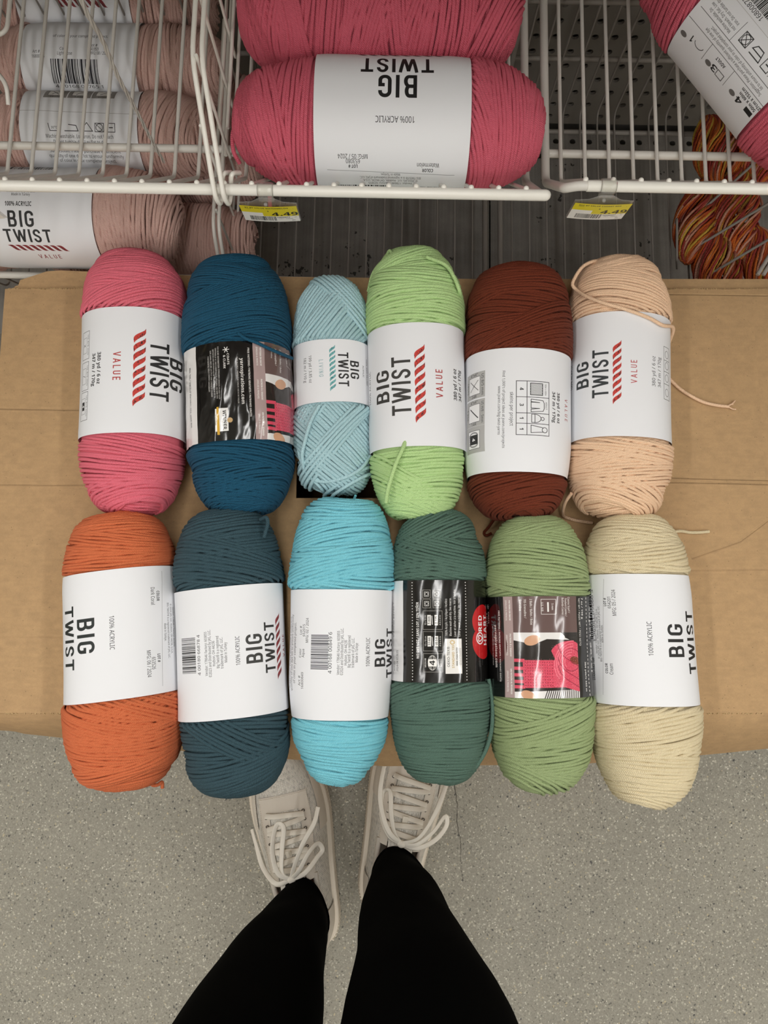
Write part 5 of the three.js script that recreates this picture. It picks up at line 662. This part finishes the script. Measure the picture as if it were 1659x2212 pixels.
// ------------------------------------------------------------------ the person standing at the carton (legs and feet)
{
  const P = thing('person', 'person standing at the carton in black trousers and off-white knit sneakers, legs and feet', 'person', null, [-0.045, 0, 0.33]);
  const O = P.position, rel = ([x, y, z]) => [x - O.x, y, z - O.z];
  const knitB = dataTex(256, 256, (x, y) => { const i = Math.floor(y / 8), u = ((x + (i % 2) * 8) % 16) / 16, v = (y % 8) / 8, h = Math.pow(Math.sin(Math.PI * u), 0.5) * Math.pow(Math.sin(Math.PI * v), 0.5); return 0.15 + 0.75 * h * (0.6 + 0.4 * hash(Math.floor((x + (i % 2) * 8) / 16), i)); }, false, [1 / 0.054, 1 / 0.054]);
  const knitC = dataTex(256, 256, (x, y) => { const i = Math.floor(y / 8), k = hash(Math.floor((x + (i % 2) * 8) / 16) + 50, i), d = k > 0.86 ? 0.88 : k > 0.6 ? 0.95 : 1, n = 0.96 + 0.04 * hash(x, y); return [244 * d * n, 240 * d * n, 231 * d * n]; }, true, [1 / 0.054, 1 / 0.054]);
  const mk = { knit: new THREE.MeshStandardMaterial({ map: knitC, bumpMap: knitB, bumpScale: 0.0012, roughness: 0.9, side: THREE.DoubleSide }), suede: std(0xe2dace, 0.85, { bumpMap: kraftBump, bumpScale: 0.0004, side: THREE.DoubleSide }), lace: std(0xf2ece0, 0.85), sole: std(0xe2d8c8, 0.7), stitch: std(0xf0e9dc, 0.8), eyelet: std(0x544b42, 0.6), lining: std(0xbfb2a2, 0.9), tag: std(0xefe8da, 0.7),
    cloth: new THREE.MeshPhysicalMaterial({ color: 0x070707, roughness: 1, specularIntensity: 0.08 }), skin: std(0xc98f76, 0.6), sock: std(0x0d0c0d, 0.9) };
  const tab = (T) => (s) => { for (let i = 0; i < T.length - 1; i++) if (s <= T[i + 1][0]) { const a = T[Math.max(0, i - 1)], b = T[i], c = T[i + 1], d = T[Math.min(T.length - 1, i + 2)], u = (s - b[0]) / (c[0] - b[0]), m0 = (c[1] - a[1]) / (c[0] - a[0] + 1e-6) * (c[0] - b[0]), m1 = (d[1] - b[1]) / (d[0] - b[0] + 1e-6) * (c[0] - b[0]), u2 = u * u, u3 = u2 * u; return (2 * u3 - 3 * u2 + 1) * b[1] + (u3 - 2 * u2 + u) * m0 + (-2 * u3 + 3 * u2) * c[1] + (u3 - u2) * m1; } return T[T.length - 1][1]; };
  const W0 = tab([[0, 0.006], [0.015, 0.018], [0.05, 0.031], [0.12, 0.0425], [0.22, 0.0485], [0.33, 0.0505], [0.45, 0.0475], [0.6, 0.042], [0.75, 0.0385], [0.88, 0.036], [0.95, 0.029], [0.985, 0.017], [1, 0.006]]);
  const H0 = tab([[0, 0.02], [0.04, 0.032], [0.12, 0.04], [0.25, 0.048], [0.38, 0.062], [0.5, 0.078], [0.6, 0.086], [0.72, 0.072], [0.85, 0.07], [0.96, 0.078], [1, 0.076]]);
  const LEN = 0.283, SOLE = 0.024;
  function shoe(label, x, z, yaw, side) { // side: +1 when the inner side is +x
    const S = new THREE.Group(); S.name = 'shoe'; S.userData.label = label; S.position.set(x - O.x, 0, z - O.z); S.rotation.y = yaw; P.add(S);
    const pt = (s, t, off = 0) => { const a = Math.PI * (1 - t), c = Math.cos(a), q = Math.sin(a), bend = side * 0.004 * Math.sin(s * Math.PI), w = W0(s) + off, xx = Math.sign(c) * Math.pow(Math.abs(c), 0.72) * w + bend, yy = SOLE - 0.004 + (H0(s) + off) * Math.pow(q, 0.8); return [xx, yy, (s - 0.5) * LEN + (s < 0.05 ? -off : s > 0.95 ? off : 0)]; };
    const patch = (s0, s1, t0, t1, off, nu = 20, nv = 14) => surf((u, v) => pt(s0 + (s1 - s0) * u, t0 + (t1 - t0) * v, off), nu, nv, (s1 - s0) * LEN, (t1 - t0) * 0.16);
    const at = (s, t, off) => V(...pt(s, t, off));
    part('upper', mergeGeometries([patch(0, 0.58, 0, 1, 0, 44, 36), patch(0.58, 1, 0, 0.3, 0, 30, 12), patch(0.58, 1, 0.7, 1, 0, 30, 12)]), mk.knit, S);
    part('lining', mergeGeometries([patch(0.58, 1, 0.02, 0.3, -0.004, 30, 8), patch(0.58, 1, 0.7, 0.98, -0.004, 30, 8)]), mk.lining, S);
    // sole with ribbed side
    const out = []; for (let k = 0; k <= 60; k++) { const s = (1 - Math.cos(k / 60 * Math.PI)) / 2; out.push([s, 1]); } for (let k = 60; k >= 0; k--) { const s = (1 - Math.cos(k / 60 * Math.PI)) / 2; out.push([s, -1]); }
    const oc = out.map(([s, d]) => [d * (W0(s) + 0.0045) + side * 0.004 * Math.sin(s * Math.PI), (s - 0.5) * (LEN + 0.008)]);
    const sh = new THREE.Shape(oc.map(([a, b]) => new THREE.Vector2(a, -b))); const sg = new THREE.ExtrudeGeometry(sh, { depth: SOLE - 0.007, bevelEnabled: true, bevelThickness: 0.003, bevelSize: 0.002, bevelSegments: 3 }); sg.rotateX(-Math.PI / 2); sg.translate(0, 0.0032, 0); const sole = part('sole', sg, mk.sole, S);
    const ribs = []; for (let k = 0; k < 64; k++) { const s = 0.03 + 0.94 * k / 63; for (const d of [-1, 1]) { const w = W0(s) + 0.0063, xx = d * w + side * 0.004 * Math.sin(s * Math.PI), zz = (s - 0.5) * (LEN + 0.008); ribs.push(sweep([V(xx, 0.004, zz - 0.0035), V(xx + d * 0.0014, 0.012, zz), V(xx - d * 0.001, SOLE - 0.004, zz + 0.0035)], 0.0013, { sides: 6 })); } }
    part('sole_ribs', mergeGeometries(ribs), mk.sole, S).userData.kind = 'stuff';
    // suede overlays with stitching
    const ov = [[0.24, 0.6, 0.30, 0.405], [0.24, 0.6, 0.595, 0.70], [0.215, 0.3, 0.30, 0.70]]; for (const [a, b, c, d] of ov) part('overlay', patch(a, b, c, d, 0.0014), mk.suede, S);
    const g0 = side > 0 ? 0 : 0.76; part('mudguard', patch(0.03, 0.36, g0, g0 + 0.24, 0.0016, 24, 10), mk.suede, S); const g1 = side > 0 ? 0.8 : 0; part('mudguard', patch(0.05, 0.42, g1, g1 + 0.2, 0.0014, 24, 10), mk.suede, S); part('heel_counter', mergeGeometries([patch(0.8, 1, 0, 0.22, 0.0016), patch(0.8, 1, 0.78, 1, 0.0016)]), mk.suede, S);
    const st = []; const seam = (a, b, c, d, n) => { for (let k = 0; k < n; k++) { const u = k / n, v = (k + 0.55) / n; st.push(sweep([at(a + (b - a) * u, c + (d - c) * u, 0.0019), at(a + (b - a) * v, c + (d - c) * v, 0.0019)], 0.00045, { sides: 4 })); } };
    seam(0.24, 0.58, 0.31, 0.31, 34); seam(0.24, 0.58, 0.69, 0.69, 34); seam(0.222, 0.222, 0.31, 0.69, 26); seam(0.05, 0.35, g0 ? g0 + 0.012 : 0.228, g0 ? g0 + 0.012 : 0.228, 30); part('stitching', mergeGeometries(st), mk.stitch, S).userData.kind = 'stuff';
    part('tongue', surf((u, v) => { const s = 0.29 + 0.36 * u, t = 0.415 + 0.17 * v, p = pt(Math.min(s, 0.6), t, 0.002); if (s > 0.55) { const k = (s - 0.55) / 0.1; p[1] += 0.016 * k * k; p[2] = (s - 0.5) * LEN; } return p; }, 24, 10, 0.1, 0.03), mk.knit, S);
    part('tongue_edge', sweep(range(0, 1, 0.1).map((v) => { const p = pt(0.6, 0.415 + 0.17 * v, 0.002); return V(p[0], p[1] + 0.016, 0.15 * LEN); }), 0.0028, { sides: 8 }), mk.tag, S);
    // collar round the opening
    const col = []; for (let k = 0; k <= 30; k++) col.push(at(0.58 + 0.415 * k / 30, 0.3, 0.001)); for (let k = 30; k >= 0; k--) col.push(at(0.58 + 0.415 * k / 30, 0.7, 0.001)); part('collar', sweep(col, 0.0036, { sides: 8 }), mk.suede, S);
    // laces
    const rows = [0.305, 0.343, 0.381, 0.419, 0.457, 0.495, 0.533], flat = { sides: 8, ry: 0.0011 };
    rows.forEach((s, i) => { for (const t of [0.375, 0.625]) { const e = new THREE.TorusGeometry(0.0018, 0.0007, 6, 10); const q = at(s, t, 0.0022); e.rotateX(-1.2); e.translate(q.x, q.y, q.z); part('eyelet', e, mk.eyelet, S); } const ds = (i % 2 ? -1 : 1) * 0.012; const L = smooth([0.38, 0.44, 0.5, 0.56, 0.62].map((t, k) => { const q = at(s + ds * (k - 2) / 2, t, 0.0045 + (k % 4 ? 0.0018 : 0)); return [q.x, q.y, q.z]; }), 16); part('lace', sweep(L, 0.0039, { ...flat, up: [0, 0.9, -0.45] }), mk.lace, S); });
    const knot = at(0.565, 0.5, 0.011); const kg = new THREE.SphereGeometry(1, 12, 8); kg.scale(0.0062, 0.0048, 0.0052); kg.translate(knot.x, knot.y, knot.z); part('lace_knot', kg, mk.lace, S);
    const bow = (pts) => part('lace', sweep(smooth(pts.map(([a, b, c]) => [knot.x + a, knot.y + b, knot.z + c]), 50), 0.0034, { ...flat, up: (u) => [Math.sin(u * 5) * 0.5, 0.8, 0.2] }), mk.lace, S);
    const m = side;
    if (side > 0) { // left foot: long loop lying forward, one end thrown up to the inside
      bow([[0, 0, 0], [-0.014, 0.006, -0.012], [-0.016, 0.007, -0.045], [-0.004, 0.003, -0.074], [0.003, 0.005, -0.07], [-0.004, 0.009, -0.04], [-0.009, 0.004, -0.01], [0, 0, 0]]);
      bow([[0, 0, 0], [0.014, 0.011, -0.012], [0.03, 0.008, -0.03], [0.043, -0.006, -0.036], [0.046, -0.014, -0.024], [0.038, -0.008, -0.018], [0.02, 0.006, -0.006], [0, 0, 0]]);
      bow([[0, 0, 0], [0.01, 0.012, -0.02], [0.026, 0.016, -0.045], [0.046, 0.012, -0.068], [0.054, 0.008, -0.085]]); bow([[0, 0, 0], [-0.02, -0.002, 0.002], [-0.036, -0.014, -0.016], [-0.044, -0.026, -0.05], [-0.047, -0.032, -0.066]]);
    } else { // right foot: two loops and an end hanging to the inside
      bow([[0, 0, 0], [-0.018, 0.006, -0.008], [-0.034, -0.004, -0.03], [-0.037, -0.012, -0.058], [-0.03, -0.006, -0.062], [-0.022, 0.004, -0.036], [-0.012, 0.004, -0.012], [0, 0, 0]]);
      bow([[0, 0, 0], [0.018, 0.006, -0.004], [0.038, 0.002, -0.024], [0.052, -0.008, -0.046], [0.056, -0.012, -0.034], [0.044, -0.004, -0.014], [0.02, 0.004, 0.0], [0, 0, 0]]);
      bow([[0, 0, 0], [-0.02, 0.01, -0.014], [-0.04, 0.004, -0.05], [-0.044, -0.004, -0.086], [-0.043, -0.008, -0.1]]); bow([[0, 0, 0], [0.02, 0.008, -0.014], [0.036, 0.004, -0.05], [0.045, -0.008, -0.095]]);
    }
    const tg = rbox(-0.004, 0.004, -0.001, 0.001, -0.006, 0.006, 0.0008), q = at(0.47, 0.5, 0.006); tg.rotateX(0.45); tg.translate(q.x, q.y, q.z); part('tongue_tag', tg, mk.tag, S);
  }
  shoe('left off-white knit sneaker with laces in a bow', -0.131, 0.33, 12 * R, 1);
  shoe('right off-white knit sneaker with laces in a bow', 0.031, 0.285, -12.5 * R, -1);
  // body (legs up to the hips) under the clothes
  const legs = { l: [[0.05, -0.116, 0.394, 0.026, 0.032], [0.085, -0.113, 0.395, 0.0265, 0.034], [0.11, -0.112, 0.396, 0.027, 0.034], [0.2, -0.12, 0.4, 0.034, 0.04], [0.33, -0.127, 0.405, 0.045, 0.048], [0.48, -0.128, 0.408, 0.052, 0.056], [0.65, -0.115, 0.43, 0.066, 0.07], [0.8, -0.1, 0.455, 0.078, 0.084], [0.9, -0.075, 0.465, 0.08, 0.09]], r: [[0.05, 0.0175, 0.352, 0.026, 0.032], [0.085, 0.018, 0.353, 0.0265, 0.034], [0.115, 0.0185, 0.354, 0.027, 0.034], [0.2, 0.024, 0.36, 0.034, 0.04], [0.33, 0.033, 0.366, 0.046, 0.048], [0.48, 0.039, 0.376, 0.053, 0.056], [0.65, 0.03, 0.41, 0.067, 0.07], [0.8, 0.01, 0.445, 0.079, 0.084], [0.9, -0.015, 0.46, 0.08, 0.09]] };
  const loft = (sec, nu, nv, f = null) => { const y = (i) => sec[i][0], get = (u, k) => tab(sec.map((q) => [q[0], q[k]]))(u), y0 = y(0), y1 = y(sec.length - 1); return surf((u, v) => { const yy = y0 + (y1 - y0) * u, a = -v * 2 * Math.PI, e = f ? f(yy, a) : 1; return rel([get(yy, 1) + Math.cos(a) * get(yy, 3) * e, yy + (f && yy < y0 + 0.004 ? 0 : 0), get(yy, 2) + Math.sin(a) * get(yy, 4) * e]); }, nu, nv, 1, 1); };
  const pelvis = [[0.78, -0.045, 0.455, 0.145, 0.085], [0.86, -0.045, 0.46, 0.16, 0.1], [0.94, -0.045, 0.462, 0.145, 0.095], [0.985, -0.045, 0.462, 0.13, 0.085]];
  part('body', mergeGeometries([loft(legs.l, 40, 24), loft(legs.r, 40, 24), loft(pelvis, 12, 32)]), mk.skin, P);
  const trL = [[0.108, -0.111, 0.396, 0.036, 0.045], [0.125, -0.112, 0.396, 0.0372, 0.046], [0.16, -0.1155, 0.397, 0.043, 0.05], [0.254, -0.1236, 0.399, 0.0565, 0.059], [0.393, -0.129, 0.403, 0.0705, 0.068], [0.5, -0.128, 0.405, 0.077, 0.077], [0.65, -0.118, 0.43, 0.085, 0.09], [0.8, -0.103, 0.455, 0.092, 0.105], [0.9, -0.08, 0.462, 0.09, 0.108]];
  const trR = [[0.114, 0.0185, 0.354, 0.037, 0.045], [0.135, 0.019, 0.355, 0.0392, 0.047], [0.2, 0.023, 0.358, 0.051, 0.054], [0.327, 0.032, 0.364, 0.0625, 0.063], [0.443, 0.039, 0.368, 0.078, 0.072], [0.55, 0.04, 0.385, 0.084, 0.08], [0.65, 0.032, 0.41, 0.089, 0.09], [0.8, 0.013, 0.447, 0.094, 0.105], [0.9, -0.01, 0.46, 0.09, 0.108]];
  const folds = (sd) => (y, a) => 1 + 0.05 * (fbm(Math.cos(a) * 1.6 + sd, y * 7 + Math.sin(a) * 1.6) - 0.5) + (0.05 * Math.exp(-(y - 0.12) / 0.07)) * Math.sin(a * 3 + y * 40 + sd) + 0.02 * Math.sin(y * 46 + Math.cos(a + sd) * 3) * Math.exp(-Math.abs(y - 0.2) / 0.12);
  const hip = [[0.74, -0.045, 0.455, 0.1, 0.08], [0.78, -0.045, 0.455, 0.168, 0.105], [0.86, -0.045, 0.46, 0.178, 0.115], [0.94, -0.045, 0.462, 0.16, 0.108], [0.99, -0.045, 0.462, 0.148, 0.1]];
  const cap = new THREE.CircleGeometry(1, 32); cap.rotateX(-Math.PI / 2); cap.scale(0.148, 1, 0.1); cap.translate(-0.045 - O.x, 0.988, 0.462 - O.z);
  part('trousers', mergeGeometries([loft(trL, 90, 48, folds(2)), loft(trR, 90, 48, folds(9)), loft(hip, 16, 40), cap]), mk.cloth, P, 'black loose trousers');
  for (const [sec, f] of [[trL, folds(2)], [trR, folds(9)]]) { const h = sec[0], pts = []; for (let k = 0; k <= 40; k++) { const a = k / 40 * 2 * Math.PI, e = f(h[0], a); pts.push(V(...rel([h[1] + Math.cos(a) * h[3] * e, h[0] + 0.001, h[2] + Math.sin(a) * h[4] * e]))); } part('hem', sweep(pts, 0.0024, { sides: 6, caps: false }), mk.cloth, P); }
}

renderer.render(scene, camera);
